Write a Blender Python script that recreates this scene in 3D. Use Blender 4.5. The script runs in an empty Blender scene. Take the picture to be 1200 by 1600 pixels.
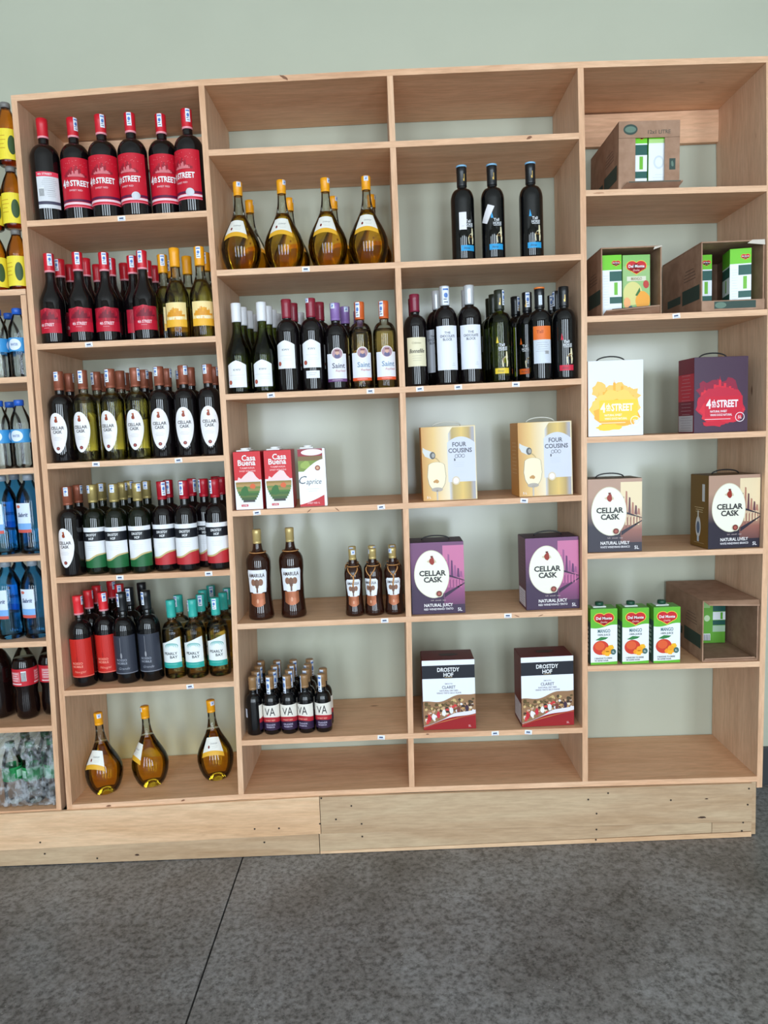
import bpy, bmesh, math, random
from mathutils import Matrix, Vector
random.seed(7)
S = bpy.context.scene
COL = S.collection

# ------------------------------------------------------------------ camera
F_PX = 1186.8
CAM = Vector((1.0901, -2.3815, 1.3776))
RW = ((0.99928446, 0.00589663, -0.03736039),
      (-0.03654028, -0.10454275, -0.99384889),
      (-0.00976612, 0.99450291, -0.10425249))      # world -> right, down, forward
D = 0.348                                           # depth of the shelving
cd = bpy.data.cameras.new('camera')
cam = bpy.data.objects.new('camera', cd)
COL.objects.link(cam)
cd.sensor_fit = 'HORIZONTAL'
cd.sensor_width = 36.0
cd.lens = 36.0 * F_PX / 1200.0
cd.clip_start = 0.05
r_, d_, f_ = (Vector(a) for a in RW)
M = Matrix((r_, -d_, -f_)).transposed().to_4x4()
M.translation = CAM
cam.matrix_world = M
S.camera = cam

# ------------------------------------------------------------------ world, daylight, exposure
S.view_settings.view_transform = 'Standard'
S.view_settings.look = 'None'
S.view_settings.gamma = 1.0
S.view_settings.use_curve_mapping = False
S.view_settings.exposure = -0.26
S.cycles.max_bounces = 10
S.cycles.transparent_max_bounces = 24
S.cycles.sample_clamp_indirect = 4.0
W = bpy.data.worlds.new('world')
S.world = W
W.use_nodes = True
W.node_tree.nodes['Background'].inputs[0].default_value = (0.75, 0.87, 1.0, 1)
W.node_tree.nodes['Background'].inputs[1].default_value = 1.0
ROOM = dict(x0=-3.4, x1=5.2, y0=-5.2, y1=D + 0.004, h=3.35)
# openings of the shop front behind the camera: x0, x1, z0, z1, watts, colour
OPEN = [(-2.05, -1.25, 0.12, 2.90, 92, (0.77, 0.895, 1.0)),
        (-0.36, 0.44, 0.12, 2.90, 88, (0.77, 0.895, 1.0)),
        (1.32, 2.15, 0.12, 2.90, 120, (0.77, 0.895, 1.0)),
        (3.10, 3.95, 0.12, 2.90, 130, (0.77, 0.895, 1.0))]
for i, (a, b, c, e, w, colr) in enumerate(OPEN):
    ld = bpy.data.lights.new('daylight', 'AREA')
    ld.shape = 'RECTANGLE'
    ld.size = b - a
    ld.size_y = e - c
    ld.energy = w
    ld.color = colr
    lo = bpy.data.objects.new('daylight', ld)
    COL.objects.link(lo)
    lo.location = ((a + b) / 2, ROOM['y0'] - 0.06, (c + e) / 2)
    lo.rotation_euler = (math.radians(90), 0, 0)


# ------------------------------------------------------------------ helpers: colour and materials
def lin(c):
    out = []
    for v in c[:3]:
        v = v / 255.0
        out.append(v / 12.92 if v <= 0.04045 else ((v + 0.055) / 1.055) ** 2.4)
    return (*out, 1.0)


MATS = {}


def mat(name, rgb, rough=0.5, metal=0.0, spec=0.5, coat=0.0):
    if name in MATS:
        return MATS[name]
    m = bpy.data.materials.new(name)
    m.use_nodes = True
    b = m.node_tree.nodes['Principled BSDF']
    b.inputs['Base Color'].default_value = lin(rgb)
    b.inputs['Roughness'].default_value = rough
    b.inputs['Metallic'].default_value = metal
    b.inputs['Specular IOR Level'].default_value = spec
    b.inputs['Coat Weight'].default_value = coat
    MATS[name] = m
    return m


def P(r, g, b):
    """matt-gloss printing ink"""
    return mat('ink_%d_%d_%d' % (r, g, b), (r, g, b), 0.42, spec=0.35)


def N(nt, kind, **kw):
    n = nt.nodes.new(kind)
    for k, v in kw.items():
        if hasattr(n, k):
            setattr(n, k, v)
        else:
            n.inputs[k.replace('_', ' ')].default_value = v
    return n


def ramp(nt, stops, interp='LINEAR'):
    n = nt.nodes.new('ShaderNodeValToRGB')
    n.color_ramp.interpolation = interp
    el = n.color_ramp.elements
    while len(el) < len(stops):
        el.new(0.5)
    for e, (p, c) in zip(el, stops):
        e.position = p
        e.color = lin(c)
    return n


def grad(name, stops, axis=2):
    """a printed colour gradient across the printed sheet"""
    if name in MATS:
        return MATS[name]
    m = mat(name, (128, 128, 128), 0.4, spec=0.4)
    nt = m.node_tree
    tc = N(nt, 'ShaderNodeTexCoord')
    sx = N(nt, 'ShaderNodeSeparateXYZ')
    nt.links.new(tc.outputs['Generated'], sx.inputs[0])
    r = ramp(nt, stops)
    nt.links.new(sx.outputs[axis], r.inputs[0])
    nt.links.new(r.outputs[0], nt.nodes['Principled BSDF'].inputs['Base Color'])
    return m


def wood(name, c1, c2, c3, axis, rough=0.5):
    m = mat(name, c1, rough, spec=0.3)
    nt = m.node_tree
    b = nt.nodes['Principled BSDF']
    tc = N(nt, 'ShaderNodeTexCoord')
    oi = N(nt, 'ShaderNodeObjectInfo')
    mp = N(nt, 'ShaderNodeMapping')
    sc = [9.0, 9.0, 9.0]
    sc[axis] = 0.9
    mp.inputs['Scale'].default_value = sc
    mul = N(nt, 'ShaderNodeVectorMath', operation='SCALE')
    mul.inputs[0].default_value = (13.0, 7.0, 5.0)
    nt.links.new(oi.outputs['Random'], mul.inputs['Scale'])
    add = N(nt, 'ShaderNodeVectorMath', operation='ADD')
    nt.links.new(tc.outputs['Object'], mp.inputs[0])
    nt.links.new(mp.outputs[0], add.inputs[0])
    nt.links.new(mul.outputs[0], add.inputs[1])
    n1 = N(nt, 'ShaderNodeTexNoise', Scale=1.3, Detail=5.0, Roughness=0.6, Distortion=0.9)
    n2 = N(nt, 'ShaderNodeTexNoise', Scale=14.0, Detail=3.0, Roughness=0.7)
    nt.links.new(add.outputs[0], n1.inputs['Vector'])
    nt.links.new(add.outputs[0], n2.inputs['Vector'])
    r = ramp(nt, [(0.3, c2), (0.5, c1), (0.72, c3)])
    nt.links.new(n1.outputs['Fac'], r.inputs[0])
    mx = N(nt, 'ShaderNodeMixRGB', blend_type='MULTIPLY')
    mx.inputs['Fac'].default_value = 0.35
    r2 = ramp(nt, [(0.35, (190, 180, 170)), (0.65, (255, 255, 255))])
    nt.links.new(n2.outputs['Fac'], r2.inputs[0])
    nt.links.new(r.outputs[0], mx.inputs[1])
    nt.links.new(r2.outputs[0], mx.inputs[2])
    # sparse knots
    vo = N(nt, 'ShaderNodeTexVoronoi', Scale=2.3)
    mp2 = N(nt, 'ShaderNodeMapping')
    s2 = [2.2, 2.2, 2.2]
    s2[axis] = 0.8
    mp2.inputs['Scale'].default_value = s2
    ad2 = N(nt, 'ShaderNodeVectorMath', operation='ADD')
    nt.links.new(tc.outputs['Object'], mp2.inputs[0])
    nt.links.new(mp2.outputs[0], ad2.inputs[0])
    nt.links.new(mul.outputs[0], ad2.inputs[1])
    nt.links.new(ad2.outputs[0], vo.inputs['Vector'])
    rk = ramp(nt, [(0.0, (105, 66, 44)), (0.02, (140, 95, 66)), (0.04, (255, 255, 255))])
    nt.links.new(vo.outputs['Distance'], rk.inputs[0])
    mk = N(nt, 'ShaderNodeMixRGB', blend_type='MULTIPLY')
    mk.inputs['Fac'].default_value = 0.8
    nt.links.new(mx.outputs[0], mk.inputs[1])
    nt.links.new(rk.outputs[0], mk.inputs[2])
    nt.links.new(mk.outputs[0], b.inputs['Base Color'])
    bp = N(nt, 'ShaderNodeBump', Strength=0.15, Distance=0.001)
    nt.links.new(n2.outputs['Fac'], bp.inputs['Height'])
    nt.links.new(bp.outputs[0], b.inputs['Normal'])
    return m


def clear(name, tint, body, ior=1.2, through=0.55):
    """glass or PET: part seen straight through, part refracted, with a gloss"""
    if name in MATS:
        return MATS[name]
    m = bpy.data.materials.new(name)
    m.use_nodes = True
    nt = m.node_tree
    nt.nodes.remove(nt.nodes['Principled BSDF'])
    out = nt.nodes['Material Output']
    t = N(nt, 'ShaderNodeBsdfTransparent')
    t.inputs[0].default_value = lin(tint)
    g = N(nt, 'ShaderNodeBsdfGlass', IOR=ior, Roughness=0.0)
    g.inputs['Color'].default_value = lin(body)
    mx = N(nt, 'ShaderNodeMixShader')
    mx.inputs[0].default_value = 1.0 - through
    nt.links.new(t.outputs[0], mx.inputs[1])
    nt.links.new(g.outputs[0], mx.inputs[2])
    gl = N(nt, 'ShaderNodeBsdfGlossy', Roughness=0.03)
    fr = N(nt, 'ShaderNodeFresnel', IOR=1.45)
    m2 = N(nt, 'ShaderNodeMixShader')
    nt.links.new(fr.outputs[0], m2.inputs[0])
    nt.links.new(mx.outputs[0], m2.inputs[1])
    nt.links.new(gl.outputs[0], m2.inputs[2])
    nt.links.new(m2.outputs[0], out.inputs[0])
    MATS[name] = m
    return m


# ------------------------------------------------------------------ helpers: meshes and objects
def link(name, me, parent=None):
    o = bpy.data.objects.new(name, me)
    COL.objects.link(o)
    if parent:
        o.parent = parent
    return o


def mesh(name, v, f, mats, mi=None, smooth=False):
    me = bpy.data.meshes.new(name)
    me.from_pydata([tuple(p) for p in v], [], f)
    for m in mats:
        me.materials.append(m)
    if mi:
        me.polygons.foreach_set('material_index', mi)
    if smooth:
        me.polygons.foreach_set('use_smooth', [True] * len(me.polygons))
    me.update()
    return me


def lathe(name, prof, m, seg=28, smooth=True):
    v, f = [], []
    rings = []
    for r, z in prof:
        if r < 1e-6:
            rings.append([len(v)])
            v.append((0, 0, z))
        else:
            rings.append(list(range(len(v), len(v) + seg)))
            v += [(r * math.sin(2 * math.pi * k / seg), -r * math.cos(2 * math.pi * k / seg), z) for k in range(seg)]
    for a, b in zip(rings, rings[1:]):
        for k in range(seg):
            j = (k + 1) % seg
            if len(a) == 1 and len(b) == 1:
                continue
            if len(a) == 1:
                f.append((a[0], b[j], b[k]))
            elif len(b) == 1:
                f.append((a[k], a[j], b[0]))
            else:
                f.append((a[k], a[j], b[j], b[k]))
    return mesh(name, v, f, [m], smooth=smooth)


def boxmesh(name, x0, x1, y0, y1, z0, z1, m, bev=0.0015):
    bm = bmesh.new()
    bmesh.ops.create_cube(bm, size=1)
    for w in bm.verts:
        w.co = Vector(((x0, x1)[w.co.x > 0], (y0, y1)[w.co.y > 0], (z0, z1)[w.co.z > 0]))
    if bev:
        bmesh.ops.bevel(bm, geom=bm.edges[:], offset=bev, segments=2, profile=0.6, affect='EDGES')
    me = bpy.data.meshes.new(name)
    bm.to_mesh(me)
    bm.free()
    me.materials.append(m)
    return me


def tube(name, pts, r, m, seg=8):
    v, f = [], []
    pts = [Vector(p) for p in pts]
    for i, p in enumerate(pts):
        t = (pts[min(i + 1, len(pts) - 1)] - pts[max(i - 1, 0)]).normalized()
        a = t.cross(Vector((0, 1, 0.13))).normalized()
        b = t.cross(a)
        for k in range(seg):
            q = 2 * math.pi * k / seg
            v.append(p + r * (math.cos(q) * a + math.sin(q) * b))
    for i in range(len(pts) - 1):
        for k in range(seg):
            j = (k + 1) % seg
            f.append((i * seg + k, i * seg + j, (i + 1) * seg + j, (i + 1) * seg + k))
    f.append(tuple(range(seg - 1, -1, -1)))
    f.append(tuple(range((len(pts) - 1) * seg, len(pts) * seg)))
    return mesh(name, v, f, [m], smooth=True)


_TXT = {}


def glyphs(s, bold, shear):
    k = (s, bold, shear)
    if k in _TXT:
        return _TXT[k]
    cu = bpy.data.curves.new('t', 'FONT')
    cu.body = s
    cu.resolution_u = 2
    cu.offset = bold
    cu.shear = shear
    cu.align_x = 'CENTER'
    o = bpy.data.objects.new('t', cu)
    COL.objects.link(o)
    bpy.context.view_layer.update()
    me = bpy.data.meshes.new_from_object(o.evaluated_get(bpy.context.evaluated_depsgraph_get()))
    v = [(p.co.x, p.co.y) for p in me.vertices]
    f = [tuple(q.vertices) for q in me.polygons]
    bpy.data.objects.remove(o)
    bpy.data.curves.remove(cu)
    bpy.data.meshes.remove(me)
    _TXT[k] = (v, f)
    return _TXT[k]


class Art:
    """flat print laid on a surface: mp(x, z, layer) -> point"""

    def __init__(s, mp):
        s.mp, s.v, s.f, s.m, s.mats = mp, [], [], [], []

    def mi(s, m):
        if m not in s.mats:
            s.mats.append(m)
        return s.mats.index(m)

    def strip(s, xs, lo, hi, m, lay=0, nz=1):
        k = s.mi(m)
        b = len(s.v)
        xs = list(xs)
        if len(xs) < 12:
            q = [xs[0]]
            for x0, x1 in zip(xs, xs[1:]):
                n = max(1, math.ceil(abs(x1 - x0) / 0.0055))
                q += [x0 + (x1 - x0) * i / n for i in range(1, n + 1)]
            xs = q
        for x in xs:
            l = lo(x) if callable(lo) else lo
            h = hi(x) if callable(hi) else hi
            for j in range(nz + 1):
                s.v.append(s.mp(x, l + (h - l) * j / nz, lay))
        w = nz + 1
        for i in range(len(xs) - 1):
            for j in range(nz):
                a = b + i * w + j
                s.f.append((a, a + w, a + w + 1, a + 1))
                s.m.append(k)

    def rect(s, x0, x1, z0, z1, m, lay=0, nz=1, nx=None):
        n = nx or max(1, int(abs(x1 - x0) / 0.006))
        s.strip([x0 + (x1 - x0) * i / n for i in range(n + 1)], z0, z1, m, lay, nz)

    def ell(s, cx, cz, rx, rz, m, lay=0, n=14, p=2.0, nz=1):
        xs = [cx - rx * math.cos(math.pi * i / n) for i in range(n + 1)]
        h = lambda x: rz * max(0.0, 1 - min(1, abs((x - cx) / rx)) ** p) ** (1 / p)
        s.strip(xs, lambda x: cz - h(x), lambda x: cz + h(x), m, lay, nz)

    def poly(s, pts, m, lay=0):
        b = len(s.v)
        s.v += [s.mp(x, z, lay) for x, z in pts]
        s.f.append(tuple(range(b, b + len(pts))))
        s.m.append(s.mi(m))

    def blob(s, cx, cz, rx, rz, m, lay=0, n=18, seed=1, rag=0.25):
        rn = random.Random(seed)
        b = len(s.v)
        s.v.append(s.mp(cx, cz, lay))
        for i in range(n):
            q = 2 * math.pi * i / n
            k = 1 - rag * rn.random()
            s.v.append(s.mp(cx + rx * k * math.cos(q), cz + rz * k * math.sin(q), lay))
        for i in range(n):
            s.f.append((b, b + 1 + i, b + 1 + (i + 1) % n))
            s.m.append(s.mi(m))

    def text(s, t, cx, cz, h, m, lay=3, w=None, bold=0.012, shear=0.0):
        v, f = glyphs(t, bold, shear)
        if not v:
            return
        sc = h / 0.7
        x0, x1 = min(p[0] for p in v), max(p[0] for p in v)
        sx = w / (x1 - x0) if w else sc
        b = len(s.v)
        for x, z in v:
            s.v.append(s.mp(cx + (x - (x0 + x1) / 2) * sx, cz + (z - 0.35) * sc, lay))
        k = s.mi(m)
        for q in f:
            s.f.append(tuple(b + i for i in q))
            s.m.append(k)

    def build(s, name):
        return mesh(name, s.v, s.f, s.mats, s.m)


def px_at(px, py, y):
    """point of the plane Y = y seen at a photograph pixel (x, z)"""
    c = ((px - 600) / F_PX, (py - 800) / F_PX, 1.0)
    d = [sum(RW[k][j] * c[k] for k in range(3)) for j in range(3)]
    t = (y - CAM.y) / d[1]
    return CAM.x + t * d[0], CAM.z + t * d[2]


def tag(o, label, cat, group=None, kind=None):
    if label:
        o['label'] = label
    if cat:
        o['category'] = cat
    if group:
        o['group'] = group
    if kind:
        o['kind'] = kind
    return o


def empty(name, loc=(0, 0, 0), rz=0.0):
    o = bpy.data.objects.new(name, None)
    COL.objects.link(o)
    o.empty_display_size = 0.05
    o.location = loc
    o.rotation_euler = (0, 0, rz)
    return o


# ------------------------------------------------------------------ the room
WALL = mat('painted_wall', (181, 183, 164), 0.18, spec=0.42)
nt = WALL.node_tree
_tc = N(nt, 'ShaderNodeTexCoord')
_n = N(nt, 'ShaderNodeTexNoise', Scale=2.0, Detail=4.0)
nt.links.new(_tc.outputs['Object'], _n.inputs['Vector'])
_r = ramp(nt, [(0.3, (179, 181, 163)), (0.7, (185, 187, 169))])
nt.links.new(_n.outputs['Fac'], _r.inputs[0])
nt.links.new(_r.outputs[0], nt.nodes['Principled BSDF'].inputs['Base Color'])
CEIL = mat('ceiling_paint', (212, 211, 204), 0.8)
WALL2 = mat('painted_wall_grey', (176, 174, 165), 0.7, spec=0.2)
FLOOR = mat('polished_concrete', (92, 90, 88), 0.38, spec=0.4)
nt = FLOOR.node_tree
_tc = N(nt, 'ShaderNodeTexCoord')
_a = N(nt, 'ShaderNodeTexNoise', Scale=2.2, Detail=6.0, Roughness=0.65)
_b = N(nt, 'ShaderNodeTexNoise', Scale=60.0, Detail=3.5, Roughness=0.75)
_c = N(nt, 'ShaderNodeTexVoronoi', Scale=80.0)
for q in (_a, _b, _c):
    nt.links.new(_tc.outputs['Object'], q.inputs['Vector'])
_r1 = ramp(nt, [(0.32, (114, 110, 107)), (0.5, (140, 137, 136)), (0.7, (160, 160, 162))])
nt.links.new(_a.outputs['Fac'], _r1.inputs[0])
_r2 = ramp(nt, [(0.36, (120, 118, 116)), (0.52, (215, 214, 212)), (0.7, (255, 255, 255))])
nt.links.new(_b.outputs['Fac'], _r2.inputs[0])
_m = N(nt, 'ShaderNodeMixRGB', blend_type='MULTIPLY')
_m.inputs['Fac'].default_value = 0.85
nt.links.new(_r1.outputs[0], _m.inputs[1])
nt.links.new(_r2.outputs[0], _m.inputs[2])
_r3 = ramp(nt, [(0.09, (168, 164, 158)), (0.16, (0, 0, 0))])
nt.links.new(_c.outputs['Distance'], _r3.inputs[0])
_n4 = N(nt, 'ShaderNodeTexNoise', Scale=9.0, Detail=2.0)
nt.links.new(_tc.outputs['Object'], _n4.inputs['Vector'])
_r4 = ramp(nt, [(0.45, (0, 0, 0)), (0.62, (255, 255, 255))])
nt.links.new(_n4.outputs['Fac'], _r4.inputs[0])
_m2 = N(nt, 'ShaderNodeMixRGB', blend_type='LIGHTEN')
nt.links.new(_r4.outputs[0], _m2.inputs['Fac'])
nt.links.new(_m.outputs[0], _m2.inputs[1])
nt.links.new(_r3.outputs[0], _m2.inputs[2])
nt.links.new(_m2.outputs[0], nt.nodes['Principled BSDF'].inputs['Base Color'])
_bp = N(nt, 'ShaderNodeBump', Strength=0.12, Distance=0.001)
nt.links.new(_b.outputs['Fac'], _bp.inputs['Height'])
nt.links.new(_bp.outputs[0], nt.nodes['Principled BSDF'].inputs['Normal'])
JOINT = mat('joint_filler', (34, 33, 33), 0.8)


def FZ(x):
    """the floor runs out of level by about nine millimetres a metre"""
    return -0.005 + 0.0085 * max(-0.6, min(2.6, x))


def struct(name, me, parent=None, kind='structure', label=None):
    o = link(name, me, parent)
    if parent is None:
        o['kind'] = kind
        if label:
            o['label'] = label
    return o


X0, X1, Y0, Y1, H = ROOM['x0'], ROOM['x1'], ROOM['y0'], ROOM['y1'], ROOM['h']
floor = struct('floor', boxmesh('floor', X0, X1, Y0, Y1, -0.12, -0.03, JOINT, 0))
for a, b in ((X0, 0.5555), (0.5605, X1)):
    xs = [x for x in (a, -0.6, 2.6, b) if a <= x <= b]
    xs = sorted(set(xs))
    v, f = [], []
    for x in xs:
        v += [(x, Y0, FZ(x)), (x, Y1, FZ(x)), (x, Y1, -0.03), (x, Y0, -0.03)]
    n = len(xs)
    for i in range(n - 1):
        for k in range(4):
            j = (k + 1) % 4
            f.append((4 * i + k, 4 * i + j, 4 * i + 4 + j, 4 * i + 4 + k))
    f.append((0, 3, 2, 1))
    f.append(tuple(4 * n - 4 + k for k in range(4)))
    f = [q[::-1] for q in f]
    struct('floor_slab', mesh('floor_slab', v, f, [FLOOR]), floor)
struct('wall_back', boxmesh('wall_back', X0, X1, Y1, Y1 + 0.15, -0.1, H, WALL, 0))
struct('wall_left', boxmesh('wall_left', X0 - 0.15, X0, Y0 - 0.2, Y1 + 0.15, -0.1, H, WALL2, 0))
struct('wall_right', boxmesh('wall_right', X1, X1 + 0.15, Y0 - 0.2, Y1 + 0.15, -0.1, H, WALL2, 0))
struct('ceiling', boxmesh('ceiling', X0, X1, Y0 - 0.2, Y1, H, H + 0.1, CEIL, 0))
# shop front behind the camera, with four tall glazed bays left open to the daylight
bm = bmesh.new()
xs = sorted({X0, X1, *[o[0] for o in OPEN], *[o[1] for o in OPEN]})
for a, b in zip(xs, xs[1:]):
    hole = next(((o[2], o[3]) for o in OPEN if o[0] <= a and b <= o[1]), None)
    for z0, z1 in ([(-0.1, H)] if not hole else [(-0.1, hole[0]), (hole[1], H)]):
        if z1 - z0 < 0.005:
            continue
        g = bmesh.ops.create_cube(bm, size=1)['verts']
        for w in g:
            w.co = Vector(((a, b)[w.co.x > 0], (Y0 - 0.2, Y0)[w.co.y > 0], (z0, z1)[w.co.z > 0]))
me = bpy.data.meshes.new('wall_front')
bm.to_mesh(me)
bm.free()
me.materials.append(mat('front_wall_paint', (222, 220, 212), 0.6, spec=0.2))
struct('wall_front', me)
SKIRT = mat('dark_skirting', (52, 53, 56), 0.5)
struct('baseboard_right', boxmesh('baseboard_right', 2.30, X1 - 0.001, Y1 - 0.014, Y1 - 0.0005, 0.018, 0.162, SKIRT, 0.002))

# ------------------------------------------------------------------ the shelving
T = 0.0177
WX = wood('pine_shelf', (228, 178, 138), (214, 160, 120), (236, 190, 150), 0)
WZ = wood('pine_upright', (224, 186, 154), (210, 168, 136), (232, 196, 166), 2)
EX = wood('pine_edge_long', (228, 182, 146), (210, 160, 124), (234, 194, 160), 0)
EZ = wood('pine_edge_upright', (226, 180, 144), (206, 156, 120), (232, 192, 158), 2)
PL = wood('plinth_pine', (224, 184, 146), (208, 164, 124), (230, 196, 160), 0)
PL2 = wood('plinth_pale_pine', (192, 162, 130), (176, 142, 108), (200, 174, 142), 0)


def interp(kn, z):
    kn = sorted(kn)
    if z <= kn[0][0]:
        return kn[0][1]
    for (a, p), (b, q) in zip(kn, kn[1:]):
        if z <= b:
            return p + (q - p) * (z - a) / (b - a)
    return kn[-1][1]


# centre lines of the five uprights (height, x): hand built, none is quite straight
POST = [
    [(0.18, -0.0055), (0.58, 0.0005), (0.96, 0.0050), (1.32, 0.0055), (1.69, 0.0055), (2.42, 0.0070)],
    [(0.18, 0.5625), (0.59, 0.5695), (0.96, 0.5785), (1.32, 0.5805), (1.51, 0.5795), (1.69, 0.5765), (2.06, 0.5725), (2.42, 0.5700)],
    [(0.18, 1.1235), (0.40, 1.1265), (0.79, 1.1330), (1.51, 1.1385), (1.89, 1.1370), (2.24, 1.1345), (2.42, 1.1330)],
    [(0.18, 1.6905), (0.40, 1.6925), (0.79, 1.6955), (1.33, 1.6985), (1.70, 1.7025), (2.08, 1.7025), (2.42, 1.6990)],
    [(0.18, 2.2590), (0.60, 2.2625), (0.97, 2.2680), (1.34, 2.2720), (1.71, 2.2700), (2.42, 2.2560)],
]
TOPZ = [(0.0, 2.4210), (0.5625, 2.4425), (1.1235, 2.4485), (1.6905, 2.4480), (2.27, 2.4410)]
GZ = [(0.0, 0.1965), (0.5625, 0.2130), (1.1235, 0.2190), (1.69, 0.2180), (2.27, 0.2162)]


def px_(i, z):
    return interp(POST[i], z)


unit = empty('shelving_unit', (0, 0, 0))
tag(unit, 'wide pine shelving unit of four open columns on a low plinth', 'shelving')


def upright(i, z0, z1, name='upright'):
    zs = [z0] + [z for z, x in POST[i] if z0 + 0.02 < z < z1 - 0.02] + [z1]
    v, f, mi = [], [], []
    for z in zs:
        x = px_(i, z)
        v += [(x - T / 2, 0, z), (x + T / 2, 0, z), (x + T / 2, D, z), (x - T / 2, D, z)]
    for k in range(len(zs) - 1):
        for e in range(4):
            g = (e + 1) % 4
            f.append((4 * k + e, 4 * k + g, 4 * k + 4 + g, 4 * k + 4 + e))
            mi.append(1 if e == 0 else 0)
    f.append((3, 2, 1, 0))
    f.append(tuple(4 * (len(zs) - 1) + e for e in range(4)))
    mi += [1, 1]
    return link(name, mesh(name, v, f, [WZ, EZ], mi), unit)


def board(name, pts, m, e, parent, y0=0.0, y1=D, th=T, xtrim=True):
    """pts: (x, top height) along the board"""
    v, f, mi = [], [], []
    for x, z in pts:
        v += [(x, y0, z - th), (x, y0, z), (x, y1, z), (x, y1, z - th)]
    for k in range(len(pts) - 1):
        for a in range(4):
            g = (a + 1) % 4
            f.append((4 * k + a, 4 * k + 4 + a, 4 * k + 4 + g, 4 * k + g)[::-1])
            mi.append(1 if a == 0 else 0)
    f.append((0, 1, 2, 3))
    n = 4 * (len(pts) - 1)
    f.append((n + 3, n + 2, n + 1, n))
    mi += [1, 1]
    me = mesh(name, v, f, [m, e], mi)
    bm = bmesh.new()
    bm.from_mesh(me)
    bmesh.ops.recalc_face_normals(bm, faces=bm.faces[:])
    bm.to_mesh(me)
    bm.free()
    return link(name, me, parent)


for i in (0, 1, 3, 4):
    x = px_(i, 2.42)
    z1 = interp(TOPZ, x) - T
    z0 = interp(GZ, x) if i in (1, 3) else 0.178
    upright(i, z0 + 0.0003, z1 - 0.0003)
TOPB = board('top_board', [(px_(0, 2.42) - T / 2, 2.4205), (0.5700, 2.4425), (1.133, 2.4485), (1.699, 2.4480), (px_(4, 2.42) + T / 2, 2.4410)], WX, EX, unit)
BASEB = board('base_board', [(px_(0, .2) + T / 2, 0.1968), (0.5625, 0.2130), (1.1235, 0.2190), (1.69, 0.2180), (px_(4, .2) - T / 2, 0.2162)], WX, EX, unit)

A = {1: (2.0569, 2.0658), 2: (1.6889, 1.6922), 3: (1.3195, 1.3249), 4: (0.9557, 0.9610), 5: (0.5835, 0.5960)}
B = {1: (2.2415, 2.2440, 2.2466), 2: (1.8892, 1.8915, 1.8942), 3: (1.5137, 1.5155, 1.5206), 4: (1.1487, 1.1535, 1.1585), 5: (0.7840, 0.7885, 0.7906), 6: (0.3965, 0.4015, 0.4012)}
Cc = {1: (2.0804, 2.0730), 2: (1.7074, 1.7080), 3: (1.3385, 1.3375), 4: (0.9720, 0.9692), 5: (0.6055, 0.6019)}
SH = {}
for k, (zl, zr) in A.items():
    SH['a%d' % k] = board('shelf_board', [(px_(0, zl) + T / 2, zl), (px_(1, zr) - T / 2, zr)], WX, EX, unit)
for k, (zl, zm, zr) in B.items():
    SH['b%d' % k] = board('shelf_board', [(px_(1, zl) + T / 2, zl), (px_(2, zm), zm), (px_(3, zr) - T / 2, zr)], WX, EX, unit)
for k, (zl, zr) in Cc.items():
    SH['c%d' % k] = board('shelf_board', [(px_(3, zl) + T / 2, zl), (px_(4, zr) - T / 2, zr)], WX, EX, unit)
lv = [interp(TOPZ, 1.12) - T] + [B[k][1] for k in (1, 2, 3, 4, 5, 6)] + [0.2190]
for a, b in zip(lv, lv[1:]):
    upright(2, b + 0.0003, (a if a == lv[0] else a - T) - 0.0003, 'divider_board')
# wooden rails across the back, under the top board
for i, w, dz in ((0, 0.10, 0.0), (3, 0.105, 0.0)):
    xa, xb = px_(i, 2.37) + T / 2, px_(i + 1, 2.37) - T / 2
    zt = min(interp(TOPZ, xa), interp(TOPZ, xb)) - T - 0.0005
    board('back_rail', [(xa, zt), (xb, zt)], WX, EX, unit, D - 0.02, D, w)


def shelf_z(cell, x):
    c, k = cell[0], int(cell[1])
    if k == 9:
        return interp(GZ, x)
    if c == 'a':
        return interp([(px_(0, 1), A[k][0]), (px_(1, 1), A[k][1])], x)
    if c in 'bd':
        return interp([(px_(1, 1), B[k][0]), (px_(2, 1), B[k][1]), (px_(3, 1), B[k][2])], x)
    return interp([(px_(3, 1), Cc[k][0]), (px_(4, 1), Cc[k][1])], x)


# plinth: boards nailed along the foot of the unit and of its neighbour
plinth = empty('shelf_plinth', (0, 0, 0))
tag(plinth, 'pale pine plinth boards nailed along the foot of the shelving', 'plinth')


def plank(x0, x1, za, zb, zc, zd, m, y=-0.0105, name='plinth_board'):
    """bottom za..zb, top zc..zd from left to right"""
    v = [(x0, y, za), (x1, y, zb), (x1, y, zd), (x0, y, zc), (x0, -0.0005, za), (x1, -0.0005, zb), (x1, -0.0005, zd), (x0, -0.0005, zc)]
    f = [(0, 1, 2, 3), (5, 4, 7, 6), (4, 0, 3, 7), (1, 5, 6, 2), (3, 2, 6, 7), (4, 5, 1, 0)]
    return link(name, mesh(name, v, f, [m]), plinth)


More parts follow.
